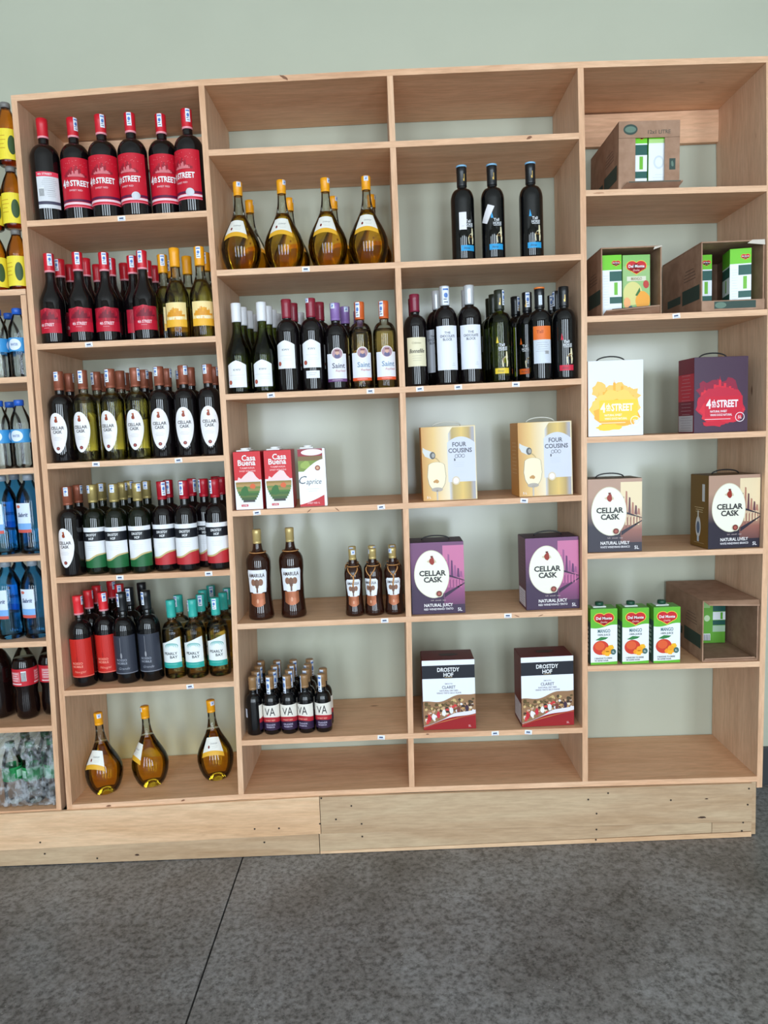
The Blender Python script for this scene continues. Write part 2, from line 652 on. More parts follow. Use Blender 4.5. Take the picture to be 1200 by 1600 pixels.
p1 = plank(-0.9, 0.8195, 0.038, 0.074, 0.1608, 0.2003, PL)
p2 = plank(-0.9, 0.8125, FZ(-.6) + .002, FZ(.8) + .002, 0.037, 0.073, PL2, -0.0090)
p3 = plank(0.8215, 2.2300, 0.074, 0.068, 0.2000, 0.1985, PL2)
p4 = plank(0.8150, 2.1000, 0.0135, 0.033, 0.0732, 0.0672, PL2, -0.0090)
p4b = plank(2.1015, 2.2300, 0.0330, 0.035, 0.0675, 0.0670, PL2, -0.0097)
p5 = plank(0.8150, 2.2300, FZ(.8) + .002, FZ(2.23) + .0015, 0.0128, 0.0325, PL, -0.0100)
p6 = link('plinth_side', boxmesh('plinth_side', 2.2310, 2.2480, -0.0005, D, 0.0185, 0.1975, PL2, 0.001), plinth)
NAIL = mat('nail_head', (60, 50, 44), 0.5, 0.5)
KNOT = mat('knot_hole', (62, 38, 26), 0.8)
nail = lathe('nail', [(0, 0), (0.0026, 0), (0.003, -0.0006), (0.003, -0.0012)], NAIL, 8)
nail.transform(Matrix.Rotation(math.radians(-90), 4, 'X'))
for p, x, y in ((p1, 796, 1296), (p3, 1048, 1250), (p1, 398, 1295), (p1, 436, 1294), (p1, 500, 1287), (p1, 502, 1247), (p1, 63, 1316),
                (p3, 549, 1259), (p3, 525, 1280), (p3, 565, 1287), (p4, 566, 1307), (p2, 413, 1316), (p2, 152, 1341), (p2, 70, 1334),
                (p3, 919, 1249), (p3, 950, 1239), (p3, 932, 1271), (p4, 932, 1296), (p5, 931, 1312),
                (p3, 1170, 1232), (p3, 1168, 1257), (p4b, 1161, 1285), (p5, 1159, 1298)):
    x_, z_ = px_at(x, y, -0.0105)
    if p is p1 and y > 1290 and x == 796:
        continue
    o = link('nail', nail, p)
    o.location = (x_, -0.0109 if p in (p1, p3) else -0.0104, z_)
for p, x, y, w, h in ((p2, 214, 1336, 0.009, 0.005), (p3, 1104, 1248, 0.007, 0.003), (p3, 1097, 1277, 0.016, 0.005)):
    x_, z_ = px_at(x, y, -0.0105)
    ar = Art(lambda a, b, l: (a, 0, b))
    ar.blob(0, 0, w, h, KNOT, 0, 12, 5, 0.4)
    o = link('knot', ar.build('knot'), p)
    o.location = (x_, (-0.0093 if p is p2 else -0.0108), z_)

# knots and saw marks showing in the board edges
for p, x, y, w, h, sl in ((TOPB, 444, 121, .016, .006, -.5), (BASEB, 170, 1259, .010, .005, .1), (BASEB, 286, 1250.5, .008, .004, .3), (SH['b6'], 668, 1147, .006, .003, 0),
                          (SH['b4'], 483, 798, .010, .0022, .7), (SH['b4'], 527, 796, .010, .0022, -.7), (SH['b5'], 808, 962.5, .010, .002, -.4), (SH['b5'], 845, 961.5, .010, .002, .3),
                          (SH['c1'], 936, 301.5, .020, .004, 0), (SH['b1'], 827, 215, .010, .006, .4)):
    x_, z_ = px_at(x, y, 0)
    ar = Art(lambda a, b, l: (a, 0, b))
    ar.blob(0, 0, w, h, mat('edge_knot', (128, 84, 58), .7) if p is not SH['c1'] else mat('pale_knot', (186, 140, 108), .7), 0, 12, 5, 0.4)
    o = link('knot', ar.build('knot'), p)
    o.location = (x_, -0.0006, z_)
    o.rotation_euler = (0, -sl, 0)
# price tags stuck on the shelf edges
TAGW = mat('tag_paper', (232, 236, 246), 0.35)
TAGI = mat('tag_print', (70, 80, 110), 0.5)
ar = Art(lambda a, b, l: (a, -0.0004 - 0.0003 * l, b))
ar.rect(-0.0115, 0.0115, -0.007, 0.007, TAGW, 0)
ar.rect(-0.007, 0.006, -0.0022, 0.0026, TAGI, 1)
ar.rect(-0.009, 0.009, -0.0055, -0.0045, TAGI, 1)
tagm = ar.build('price_tag')
for sh, x, y in (('a1', 190, 341), ('a2', 139, 538), ('a3', 150, 726), ('a3', 279, 719), ('a4', 187.5, 903), ('a4', 326, 896), ('a5', 297, 1072),
                 ('b2', 478, 421.5), ('b3', 423.5, 618), ('b3', 578.8, 611), ('b4', 401.5, 801), ('b4', 595.7, 793), ('b5', 601, 969), ('b6', 595.7, 1152),
                 ('b3', 656, 608), ('b3', 716, 605.5), ('b3', 806, 600), ('b4', 819, 783), ('b5', 793.6, 962.5), ('b6', 773.7, 1144), ('b6', 825.5, 1142), ('c2', 1056.6, 492.5)):
    x_, z_ = px_at(x, y, 0)
    c = 'd' + sh[1] if sh[0] == 'b' else sh
    o = link('price_tag', tagm, SH[sh])
    o.location = (x_, -0.0003, shelf_z(c, x_) - 0.0090)
    o.rotation_euler = (0, random.uniform(-0.12, 0.12), 0)

# ------------------------------------------------------------------ bottles: shapes
DARK = mat('dark_wine_glass', (14, 9, 11), 0.035, spec=0.55)
BLACKG = mat('black_glass', (8, 8, 10), 0.04, spec=0.55)
BROWNG = mat('brown_glass', (44, 20, 12), 0.05, spec=0.55)
COLA = mat('cola', (20, 8, 7), 0.06, spec=0.5)
OLIVE = clear('olive_glass', (172, 182, 78), (160, 172, 66), 1.22, 0.6)
PALE = clear('pale_wine', (247, 242, 186), (244, 236, 170), 1.18, 0.68)
STRAW = clear('straw_wine', (246, 232, 170), (244, 224, 150), 1.2, 0.6)
AMBER = clear('amber_wine', (254, 230, 120), (254, 222, 90), 1.16, 0.8)
ROSE = clear('golden_wine', (253, 238, 186), (253, 234, 170), 1.16, 0.8)
EMPTYG = clear('empty_glass', (236, 236, 226), (240, 240, 230), 1.05, 0.8)
PET = clear('clear_plastic', (244, 248, 250), (246, 249, 251), 1.06, 0.75)
BLUEP = clear('blue_plastic', (150, 218, 253), (140, 212, 253), 1.08, 0.72)
TEA = clear('tea_drink', (242, 186, 92), (240, 176, 80), 1.15, 0.5)
SEALW = mat('seal_paper', (226, 232, 244), 0.35)
SEALB = mat('seal_blue', (78, 120, 190), 0.4)
SEALD = mat('seal_dark', (44, 56, 92), 0.4)
WHITE = P(236, 236, 238)
CREAM = P(238, 230, 206)
BLACK = P(16, 16, 20)
INK = P(52, 52, 60)
GREYT = P(150, 150, 156)


def bordeaux(H_, R, n, zs, zn, k=0.55):
    """base, straight body to zs, round shoulder to the neck at zn"""
    p = [(0, 0.006), (R * 0.55, 0.004), (R * 0.86, 0.0), (R * 0.96, 0.0018), (R, 0.007), (R, zs * 0.5), (R, zs)]
    for i in range(1, 9):
        t = i / 8
        r = n + (R - n) * max(0.0, 1 - t ** 1.9) ** k
        p.append((r, zs + (zn - zs) * t))
    p += [(n, zn + 0.004), (n, H_ - 0.001), (n * 0.8, H_), (0, H_)]
    return p


def burgundy(H_, R, n, zs, zn):
    p = [(0, 0.006), (R * 0.55, 0.004), (R * 0.86, 0.0), (R * 0.96, 0.0018), (R, 0.007), (R, zs * 0.5), (R, zs)]
    for i in range(1, 10):
        t = i / 9
        p.append((n + (R - n) * (0.5 + 0.5 * math.cos(math.pi * t ** 0.95)), zs + (zn - zs) * t))
    p += [(n, H_ - 0.001), (n * 0.8, H_), (0, H_)]
    return p


def rfun(prof):
    pts = [(z, r) for r, z in prof if r > 0]
    pts = [q for i, q in enumerate(pts) if q[0] >= 0.0019]
    return lambda z: interp(pts, z)


def wrap(prof, phi=0.0, ref=None):
    rf = rfun(prof)
    R = ref or max(r for r, z in prof)

    def mp(x, z, l):
        r = rf(z) + 0.0005 + 0.00028 * l
        a = x / R + phi
        return (r * math.sin(a), -r * math.cos(a), z)
    return Art(mp)


def cut(prof, z, upper):
    """the part of a profile above or below height z"""
    out = []
    for (r0, z0), (r1, z1) in zip(prof, prof[1:]):
        keep0 = (z0 >= z) == upper if upper else z0 <= z
        if keep0:
            out.append((r0, z0))
        if (z0 - z) * (z1 - z) < 0 and r0 + r1 > 0.01:
            t = (z - z0) / (z1 - z0)
            out.append((r0 + (r1 - r0) * t, z))
    r, zz = prof[-1]
    if (zz >= z) == upper:
        out.append((r, zz))
    return out


def cap_mesh(n, z0, z1, m, rings=True, m2=None):
    r = n + 0.0014
    p = [(n * 0.9, z0), (r, z0 + 0.0003), (r, z0 + 0.006)]
    if rings:
        p += [(r - 0.0008, z0 + 0.0068), (r - 0.0008, z0 + 0.0078), (r, z0 + 0.0086)]
    h = z1 - z0
    p += [(r, z0 + h * 0.66), (r + 0.0004, z0 + h * 0.68), (r + 0.0004, z1 - 0.0016), (r - 0.0012, z1), (0, z1)]
    me = lathe('cap', p, m, 20)
    if m2:
        me.materials.append(m2)
        for q in me.polygons:
            if q.center.z < z0 + h * 0.16:
                q.material_index = 1
    return me


def stamp_mesh(n, z0, z1, phi, w=0.014):
    r = n + 0.0022
    a = Art(lambda x, z, l: ((r + 0.0002 * l) * math.sin(x / r + phi), -(r + 0.0002 * l) * math.cos(x / r + phi), z))
    a.rect(-w / 2, w / 2, z0, z1, SEALW, 0, 1, 5)
    h = z1 - z0
    a.ell(0, z0 + h * 0.52, w * 0.28, h * 0.14, SEALB, 1, 8)
    a.rect(-w * 0.4, w * 0.4, z0 + h * 0.8, z0 + h * 0.9, SEALB, 1, 1, 4)
    a.rect(-w * 0.35, w * 0.1, z0 + h * 0.28, z0 + h * 0.33, SEALD, 1, 1, 3)
    a.rect(-w * 0.3, w * 0.3, z0 + h * 0.12, z0 + h * 0.17, SEALD, 1, 1, 3)
    return a.build('tax_stamp')


KIND = {}
STAMP = random.Random(21)


def kind(key, name, desc, cat, r, parts, group):
    """parts: (name, mesh, label or None, list of sub-parts)"""
    KIND[key] = dict(name=name, desc=desc, cat=cat, r=r, parts=parts, group=group)


def put(key, loc, rz, label, skip=(), tilt=0.0):
    """tilt: slope of the board it stands on"""
    k = KIND[key]
    t = empty(k['name'], loc, rz)
    if tilt:
        t.rotation_euler = (Matrix.Rotation(-math.atan(tilt), 3, 'Y') @ Matrix.Rotation(rz, 3, 'Z')).to_euler()
    tag(t, label, k['cat'], k['group'])
    for nm, me, lb in k['parts']:
        if nm in skip:
            continue
        o = link(nm, me, t)
        if nm == 'tax_stamp':
            o.rotation_euler = (0, 0, STAMP.uniform(-0.9, 0.8))
        if lb:
            o['label'] = lb
    return t


def std_bottle(key, name, desc, prof, glass, n, zcap, capm, arts, group, cat='bottle', fill=None, neck=None,
               stamp=None, cap2=None, rings=True, extra=()):
    Ht = max(z for r, z in prof)
    parts = []
    if fill:
        parts.append(('body', lathe('body', cut(prof, fill, False) + [(0, fill)], glass), None))
        parts.append(('neck', lathe('neck', cut(prof, fill + 0.0004, True), neck or EMPTYG), None))
    else:
        parts.append(('body', lathe('body', prof, glass), None))
    parts.append(('cap', cap_mesh(n, zcap, Ht + 0.0012, capm, rings, cap2), None))
    for nm, a, lb in arts:
        parts.append((nm, a.build(nm), lb))
    if stamp is not None:
        phi, hh = stamp
        parts.append(('tax_stamp', stamp_mesh(n, Ht - hh, Ht - 0.001, phi), 'white and blue paper tax stamp'))
    parts += list(extra)
    kind(key, name, desc, cat, max(r for r, z in prof) + 0.0012, parts, group)


def lines(a, cx, z, w, n, dz, m, lay=2, h=0.0009):
    rn = random.Random(int(z * 1e4))
    for i in range(n):
        ww = w * (0.6 + 0.4 * rn.random())
        a.rect(cx - ww / 2, cx + ww / 2, z - i * dz, z - i * dz + h, m, lay)


def barcode(a, x, z, w, h, lay=2):
    a.rect(x, x + w, z, z + h, WHITE, lay)
    for i in range(9):
        a.rect(x + w * (i + 0.25) / 9.5, x + w * (i + 0.75) / 9.5, z, z + h * 0.9, BLACK, lay + 1, 1, 1)


def skyline(a, cx, z, w, h, m, lay, seed=3, n=13):
    rn = random.Random(seed)
    for i in range(n):
        x = cx + w * ((i + 0.5) / n - 0.5)
        hh = h * (0.35 + 0.65 * rn.random()) * (1 - 0.75 * abs(2 * (i + 0.5) / n - 1))
        a.rect(x - w / n * 0.48, x + w / n * 0.48, z, z + hh, m, lay)
        if i % 3 == 1:
            a.poly([(x - 0.001, z + hh), (x + 0.001, z + hh), (x, z + hh + h * 0.22)], m, lay)


# --- magnum with red city label
RED = P(196, 22, 44)
pr = bordeaux(0.333, 0.0440, 0.0150, 0.208, 0.252, 0.6)
a = wrap(pr)
z0, z1 = 0.040, 0.196
a.rect(-0.062, 0.062, z0, z1, RED, 0)
skyline(a, 0.002, 0.135, 0.07, 0.040, P(150, 26, 44), 1, 5, 15)
skyline(a, 0.004, 0.136, 0.05, 0.026, P(214, 118, 124), 2, 9, 11)
for i in range(16):
    a.ell(random.uniform(-0.04, 0.05), random.uniform(0.162, 0.190), 0.0007, 0.0007, P(230, 190, 190), 2, 4)
a.text('4', -0.0365, 0.1155, 0.024, WHITE, 3, 0.0125, 0.03)
a.text('th', -0.0235, 0.1185, 0.015, WHITE, 3, 0.011, 0.025)
a.rect(-0.029, -0.018, 0.1065, 0.1085, WHITE, 3)
a.text('STREET', 0.0135, 0.1155, 0.0175, WHITE, 3, 0.056, 0.03)
a.text('SWEET RED', 0.0, 0.0930, 0.0052, P(236, 190, 196), 3)
a.rect(-0.062, 0.062, 0.058, 0.066, P(92, 22, 62), 1)
a.rect(-0.062, 0.062, 0.049, 0.056, P(240, 206, 214), 1)
a.rect(-0.062, 0.062, 0.040, 0.044, P(230, 90, 110), 1)
b = wrap(pr, math.pi)
b.rect(-0.034, 0.034, 0.040, 0.150, P(216, 216, 220), 0)
b.rect(-0.034, 0.034, 0.140, 0.155, P(226, 60, 84), 1)
b.text('4th STREET', -0.008, 0.1475, 0.006, WHITE, 3)
lines(b, 0.004, 0.132, 0.05, 7, 0.006, GREYT)
barcode(b, -0.028, 0.078, 0.016, 0.026)
lines(b, 0.008, 0.095, 0.03, 4, 0.006, GREYT)
b.rect(-0.034, 0.034, 0.052, 0.062, P(70, 66, 86), 1)
CAPR = mat('red_foil', (206, 26, 44), 0.32)
PINK = mat('pink_foil', (236, 150, 160), 0.35)
std_bottle('magnum', 'wine_bottle', 'black magnum with red city label', pr, DARK, 0.0150, 0.271, CAPR,
           [('label', a, 'red printed city label'), ('back_label', b, 'white back label')], 'red-label magnums on the top shelf',
           stamp=(0.5, 0.042), cap2=PINK, rings=False)
c = wrap(pr, 0.55)
c.ell(0.0, 0.062, 0.0125, 0.0125, mat('silver_sticker', (200, 200, 206), 0.3, 0.4), 5)
KIND['magnum_medal'] = dict(KIND['magnum'], parts=KIND['magnum']['parts'] + [('medal_sticker', c.build('medal_sticker'), 'round silver sticker')])

# --- small red-label bottle and its yellow-label sibling
pr = burgundy(0.297, 0.0375, 0.0142, 0.135, 0.218)
a = wrap(pr)
a.rect(-0.045, 0.045, 0.038, 0.112, P(168, 20, 44), 0)
a.blob(0, 0.09, 0.038, 0.026, P(206, 44, 66), 1, 16, 4)
skyline(a, 0.006, 0.078, 0.06, 0.032, P(120, 18, 40), 2, 5)
a.rect(-0.045, 0.045, 0.034, 0.066, P(190, 22, 48), 2)
a.text('4th STREET', 0.002, 0.061, 0.0095, P(240, 210, 216), 3, 0.044, 0.02)
lines(a, 0.0, 0.050, 0.02, 1, 0.004, P(230, 180, 190), 3)
b = wrap(pr, math.pi)
b.rect(-0.03, 0.03, 0.04, 0.11, P(200, 40, 60), 0)
lines(b, 0, 0.10, 0.05, 8, 0.006, WHITE)
std_bottle('street_red', 'wine_bottle', 'dark bottle with red cap', pr, DARK, 0.0142, 0.236, CAPR,
           [('label', a, 'red printed label'), ('back_label', b, None)], 'red-capped dark bottles on the second shelf', stamp=(0.3, 0.040), cap2=PINK, rings=False)
a = wrap(pr)
a.rect(-0.036, 0.036, 0.036, 0.116, P(240, 214, 150), 0)
a.blob(0, 0.070, 0.032, 0.028, P(232, 166, 40), 1, 18, 8, 0.4)
skyline(a, 0.0, 0.070, 0.06, 0.034, P(222, 150, 36), 2, 5)
a.rect(-0.036, 0.036, 0.036, 0.060, P(236, 176, 50), 2)
a.text('4th STREET', 0.0, 0.064, 0.009, P(250, 244, 220), 3, 0.042, 0.02)
CAPO = mat('orange_foil', (238, 160, 20), 0.34)
std_bottle('street_yellow', 'wine_bottle', 'clear bottle with orange-yellow cap', pr, PALE, 0.0142, 0.236, CAPO,
           [('label', a, 'yellow printed label')], 'orange-capped clear bottles on the second shelf', fill=0.190, stamp=(-0.9, 0.038), rings=False)

# --- oval-label bottles
def oval_label(pr):
    a = wrap(pr)
    w = 0.0310
    top, bot, mid = 0.162, 0.030, 0.104

    def hi(x):
        return mid + (top - mid) * math.sqrt(max(0, 1 - (x / w) ** 2))

    def lo(x):
        t = min(1, abs(x / w))
        return mid - (mid - bot) * (max(0, 1 - t ** 1.8)) ** 0.62
    xs = [-w * math.cos(math.pi * i / 20) for i in range(21)]
    a.strip(xs, lo, hi, P(238, 234, 236), 0)
    crest = P(150, 62, 36)
    a.blob(0, 0.137, 0.0068, 0.0090, crest, 1, 12, 2, 0.35)
    a.rect(-0.0035, 0.0035, 0.145, 0.150, P(176, 90, 50), 2)
    a.text('CELLAR', 0.001, 0.113, 0.0098, P(72, 66, 66), 3, 0.043, 0.022)
    a.text('CASK', 0.001, 0.100, 0.0098, P(72, 66, 66), 3, 0.029, 0.022)
    lines(a, 0, 0.082, 0.03, 3, 0.0045, P(190, 186, 190))
    a.ell(0, 0.046, 0.0058, 0.0058, P(120, 40, 44), 1, 10)
    a.ell(0, 0.046, 0.0030, 0.0030, P(170, 90, 80), 2, 8)
    b = wrap(pr, math.pi)
    b.rect(-0.026, 0.026, 0.035, 0.13, P(225, 222, 224), 0)
    lines(b, 0, 0.12, 0.04, 10, 0.007, GREYT)
    return [('label', a, 'white oval printed label'), ('back_label', b, None)]


pr = bordeaux(0.297, 0.0370, 0.0140, 0.186, 0.222)
CAPC = mat('copper_foil', (150, 84, 62), 0.34, 0.25)
std_bottle('cask_dark', 'wine_bottle', 'dark bottle with white oval label', pr, DARK, 0.0140, 0.236, CAPC, oval_label(pr),
           'oval-label dark wine bottles', stamp=(0.25, 0.030))
std_bottle('cask_white', 'wine_bottle', 'pale bottle with white oval label', pr, PALE, 0.0140, 0.236, CAPC, oval_label(pr),
           'oval-label pale wine bottles', fill=0.200, stamp=(0.7, 0.042))

# --- black-band bottles with green or red waves
def band_label(pr, wave):
    a = wrap(pr)
    w = 0.047
    a.rect(-w, w, 0.022, 0.152, P(236, 236, 240), 0)
    a.rect(-w, w, 0.108, 0.138, P(20, 22, 30), 1)
    a.text('DROSTDY', 0.0, 0.1285, 0.0078, WHITE, 3, 0.034, 0.02)
    a.text('HOF', 0.0, 0.1165, 0.0078, WHITE, 3, 0.016, 0.02)
    xs = [-w + 2 * w * i / 20 for i in range(21)]
    wv = lambda x: 0.058 + 0.010 * math.tanh(x / 0.014)
    a.strip(xs, 0.022, wv, wave, 1)
    a.strip(xs, lambda x: wv(x) - 0.004 - 0.002 * math.cos(x * 40), wv, P(196, 176, 120), 2)
    lines(a, 0.0, 0.092, 0.04, 3, 0.006, P(206, 206, 210))
    return [('label', a, 'white label with a black name band'), ]


CAPG = mat('gold_foil', (176, 156, 98), 0.3, 0.45)
CAPDR = mat('dark_red_foil', (172, 22, 40), 0.3)
pr = bordeaux(0.287, 0.0365, 0.0140, 0.170, 0.210)
std_bottle('hof_green', 'wine_bottle', 'green-wave black-band bottle', pr, mat('deep_green_glass', (12, 18, 8), 0.04, spec=0.55), 0.0140, 0.230, CAPG, band_label(pr, P(30, 98, 54)),
           'black-band bottles with green waves', stamp=(0.15, 0.026))
std_bottle('hof_red', 'wine_bottle', 'red-wave black-band bottle', pr, DARK, 0.0140, 0.230, CAPDR, band_label(pr, P(186, 44, 50)),
           'black-band bottles with red waves', stamp=(-0.15, 0.044))

# --- tall red and charcoal label bottles
def nobile(pr, m, ink, ink2):
    a = wrap(pr)
    a.rect(-0.052, 0.052, 0.034, 0.166, m, 0)
    a.rect(-0.0005, 0.0005, 0.095, 0.160, ink2, 1, 1, 1)
    a.ell(0, 0.098, 0.003, 0.010, ink2, 1, 8)
    a.text('ROSSO', 0.0, 0.083, 0.0075, ink, 3, 0.034, 0.02)
    a.text('NOBILE', 0.0, 0.072, 0.0075, ink, 3, 0.034, 0.02)
    a.text('Nougat' if ink2 is not GREYT else 'Grande', 0.006, 0.054, 0.0085, ink, 3, None, 0.0, 0.4)
    a.rect(-0.052, 0.052, 0.036, 0.0375, ink, 1)
    return [('label', a, 'tall plain printed label')]


pr = bordeaux(0.308, 0.0375, 0.0140, 0.180, 0.226)
CAPSR = mat('scarlet_foil', (222, 40, 50), 0.33)
CAPK = mat('black_foil', (22, 24, 28), 0.3)
std_bottle('nobile_red', 'wine_bottle', 'dark bottle with scarlet label', pr, DARK, 0.0140, 0.244, CAPSR, nobile(pr, P(196, 36, 28), P(240, 150, 130), P(170, 26, 22)),
           'scarlet-label bottles on the fifth shelf', stamp=(0.8, 0.03), cap2=PINK, rings=False)
std_bottle('nobile_dark', 'wine_bottle', 'dark bottle with charcoal label', pr, BLACKG, 0.0140, 0.244, CAPK, nobile(pr, P(50, 54, 66), P(150, 154, 166), GREYT),
           'charcoal-label bottles on the fifth shelf', stamp=(-0.6, 0.046), rings=False)
# --- teal capped white wine
pr = bordeaux(0.280, 0.0360, 0.0138, 0.158, 0.204)
a = wrap(pr)
xs = [-0.036 + 0.072 * i / 18 for i in range(19)]
a.strip(xs, 0.040, lambda x: 0.140 + 0.012 * math.sin(x / 0.036 * 1.3), P(234, 238, 238), 0)
TEAL = P(40, 160, 150)
a.rect(-0.036, 0.036, 0.040, 0.060, TEAL, 1)
for k in range(3):
    n = 14
    cx, cz, r1 = 0.004, 0.119, 0.015 - 0.004 * k
    for i in range(n):
        q0, q1 = math.pi * (1.25 - 1.45 * i / n), math.pi * (1.25 - 1.45 * (i + 1) / n)
        t0 = 0.0032 * math.sin(math.pi * (i + 0.3) / n)
        a.poly([(cx + r1 * math.cos(q0) * 1.5, cz + r1 * math.sin(q0) * .8), (cx + r1 * math.cos(q1) * 1.5, cz + r1 * math.sin(q1) * .8),
                (cx + (r1 - t0) * math.cos(q1) * 1.5, cz + (r1 - t0) * math.sin(q1) * .8), (cx + (r1 - t0) * math.cos(q0) * 1.5, cz + (r1 - t0) * math.sin(q0) * .8)],
               (P(90, 170, 168), P(120, 190, 186), P(160, 206, 204))[k], 1 + k)
a.text('PEARLY', 0.0, 0.0935, 0.0095, P(70, 74, 80), 3, 0.044, 0.018)
a.text('BAY', 0.010, 0.0805, 0.0095, P(70, 74, 80), 3, 0.024, 0.018)
lines(a, 0, 0.053, 0.04, 1, 0.004, P(150, 220, 214))
CAPT = mat('teal_foil', (52, 170, 158), 0.32)
std_bottle('bay', 'wine_bottle', 'teal-capped pale wine bottle', pr, ROSE, 0.0138, 0.218, CAPT, [('label', a, 'white label with teal wave')],
           'teal-capped bottles on the fifth shelf', fill=0.175, stamp=(-0.7, 0.040), rings=False)

# --- bulb-shaped decanter bottle
HG = 0.284
gp = [(0, 0.006), (0.024, 0.003), (0.034, 0.0), (0.040, 0.003), (0.050, 0.020), (0.0585, 0.045), (0.0620, 0.072), (0.0605, 0.090),
      (0.0540, 0.110), (0.0440, 0.131), (0.0345, 0.149), (0.0262, 0.166), (0.0195, 0.184), (0.0152, 0.204), (0.0132, 0.222), (0.0128, 0.240), (0.0128, HG - 0.001), (0.010, HG), (0, HG)]
a = wrap(gp, 0, 0.050)
xs = [-0.034 + 0.068 * i / 16 for i in range(17)]
lo = lambda x: 0.104 - 0.010 * (x / 0.034) ** 2
a.strip(xs, lambda x: lo(x) + 0.013, lambda x: 0.156 + 0.004 * math.cos(x * 40), P(232, 230, 222), 0, 6)
a.strip(xs, lo, lambda x: lo(x) + 0.015, P(226, 170, 48), 1, 3)
a.ell(-0.014, 0.130, 0.0034, 0.0048, P(120, 34, 30), 2, 8)
a.text('Grünberger', 0.006, 0.141, 0.0052, P(150, 150, 150), 3, 0.030, 0.0, 0.2)
lines(a, 0.008, 0.131, 0.024, 2, 0.005, P(200, 196, 186))
std_bottle('bulb', 'decanter_bottle', 'golden bulb-shaped bottle with yellow cap', gp, AMBER, 0.0128, 0.242, CAPO, [('label', a, 'white and yellow shoulder label')],
           'golden bulb-shaped wine bottles', fill=0.178, rings=True, stamp=(0.35, 0.016))

# --- shield-label bottles (white foil, burgundy foil)
def shield_label(pr, z0, z1, seal_x):
    a = wrap(pr)
    w = 0.0310
    a.strip([-w, -w * .5, 0, w * .5, w], z0, lambda x: z1 - 0.014 * (abs(x) / w) ** 1.3, P(236, 236, 238), 0)
    a.text('KWV', 0.002, z1 - 0.030, 0.0065, P(90, 90, 96), 3, 0.022, 0.0)
    lines(a, 0.0, z0 + (z1 - z0) * 0.45, 0.05, 1, 0.004, P(200, 200, 204))
    lines(a, 0.006, z0 + (z1 - z0) * 0.34, 0.03, 2, 0.005, P(210, 210, 214))
    a.ell(seal_x, z0 + 0.016, 0.0058, 0.0070, P(160, 60, 44), 2, 10)
    a.ell(seal_x, z0 + 0.016, 0.0032, 0.004, P(190, 100, 80), 3, 8)
    return a


pr = burgundy(0.292, 0.0380, 0.0142, 0.120, 0.215)
CAPW = mat('white_foil', (226, 226, 230), 0.34)
std_bottle('kwv_white', 'wine_bottle', 'green bottle with white foil', pr, OLIVE, 0.0142, 0.232, CAPW, [('label', shield_label(pr, 0.020, 0.106, -0.022), 'white shield label')],
           'white-foil green bottles', rings=False)
pr = bordeaux(0.297, 0.0365, 0.0142, 0.190, 0.232)
CAPB = mat('burgundy_foil', (138, 32, 50), 0.32)
std_bottle('kwv_red', 'wine_bottle', 'dark bottle with burgundy foil', pr, DARK, 0.0142, 0.237, CAPB, [('label', shield_label(pr, 0.074, 0.164, -0.020), 'white shield label')],
           'burgundy-foil dark bottles', rings=False)
c = wrap(pr)
c.rect(-0.020, 0.024, 0.040, 0.064, P(230, 230, 236), 0)
lines(c, 0, 0.056, 0.03, 2, 0.006, GREYT)
KIND['kwv_tag'] = dict(KIND['kwv_red'], parts=KIND['kwv_red']['parts'] + [('lower_label', c.build('lower_label'), 'small white strip label'),
                       ('tax_stamp', stamp_mesh(0.0142, 0.283, 0.297, -0.6), None)])


def saint(pr, band, ink):
    a = wrap(pr)
    a.rect(-0.033, 0.033, 0.034, 0.118, P(228, 228, 236), 0)
    a.ell(0.003, 0.118, 0.0185, 0.0195, P(236, 232, 232), 1, 14)
    a.ell(0.003, 0.118, 0.0160, 0.0170, P(176, 140, 150), 2, 14)
    a.blob(0.003, 0.110, 0.011, 0.009, P(96, 92, 130), 3, 10, 2, 0.2)
    a.ell(0.003, 0.121, 0.0060, 0.0075, P(206, 160, 140), 4, 8)
    a.rect(-0.0035, 0.0095, 0.125, 0.130, P(120, 70, 70), 5)
    a.text('Saint', 0.006, 0.079, 0.0165, ink, 3, 0.040, 0.012)
    a.text('Raphael', 0.012, 0.062, 0.007, P(190, 110, 110), 3, None, 0.0, 0.3)
    a.rect(-0.033, 0.033, 0.026, 0.036, band, 1)
    lines(a, 0.0, 0.031, 0.04, 1, 0.005, P(240, 220, 226), 3)
    return [('label', a, 'white label with a round portrait')]


pr = bordeaux(0.287, 0.0365, 0.0140, 0.176, 0.220)
CAPP = mat('violet_foil', (140, 108, 170), 0.33)
CAPOR = mat('tangerine_foil', (206, 94, 40), 0.33)
std_bottle('saint_red', 'wine_bottle', 'dark bottle with violet cap', pr, DARK, 0.0140, 0.230, CAPP, saint(pr, P(110, 70, 120), P(88, 84, 100)),
           'violet-capped dark bottles', stamp=(-0.2, 0.018))
std_bottle('saint_amber', 'wine_bottle', 'golden bottle with tangerine cap', pr, ROSE, 0.0140, 0.230, CAPOR, saint(pr, P(226, 86, 44), P(110, 140, 170)),
           'tangerine-capped golden bottles', fill=0.196, stamp=(0.2, 0.050))

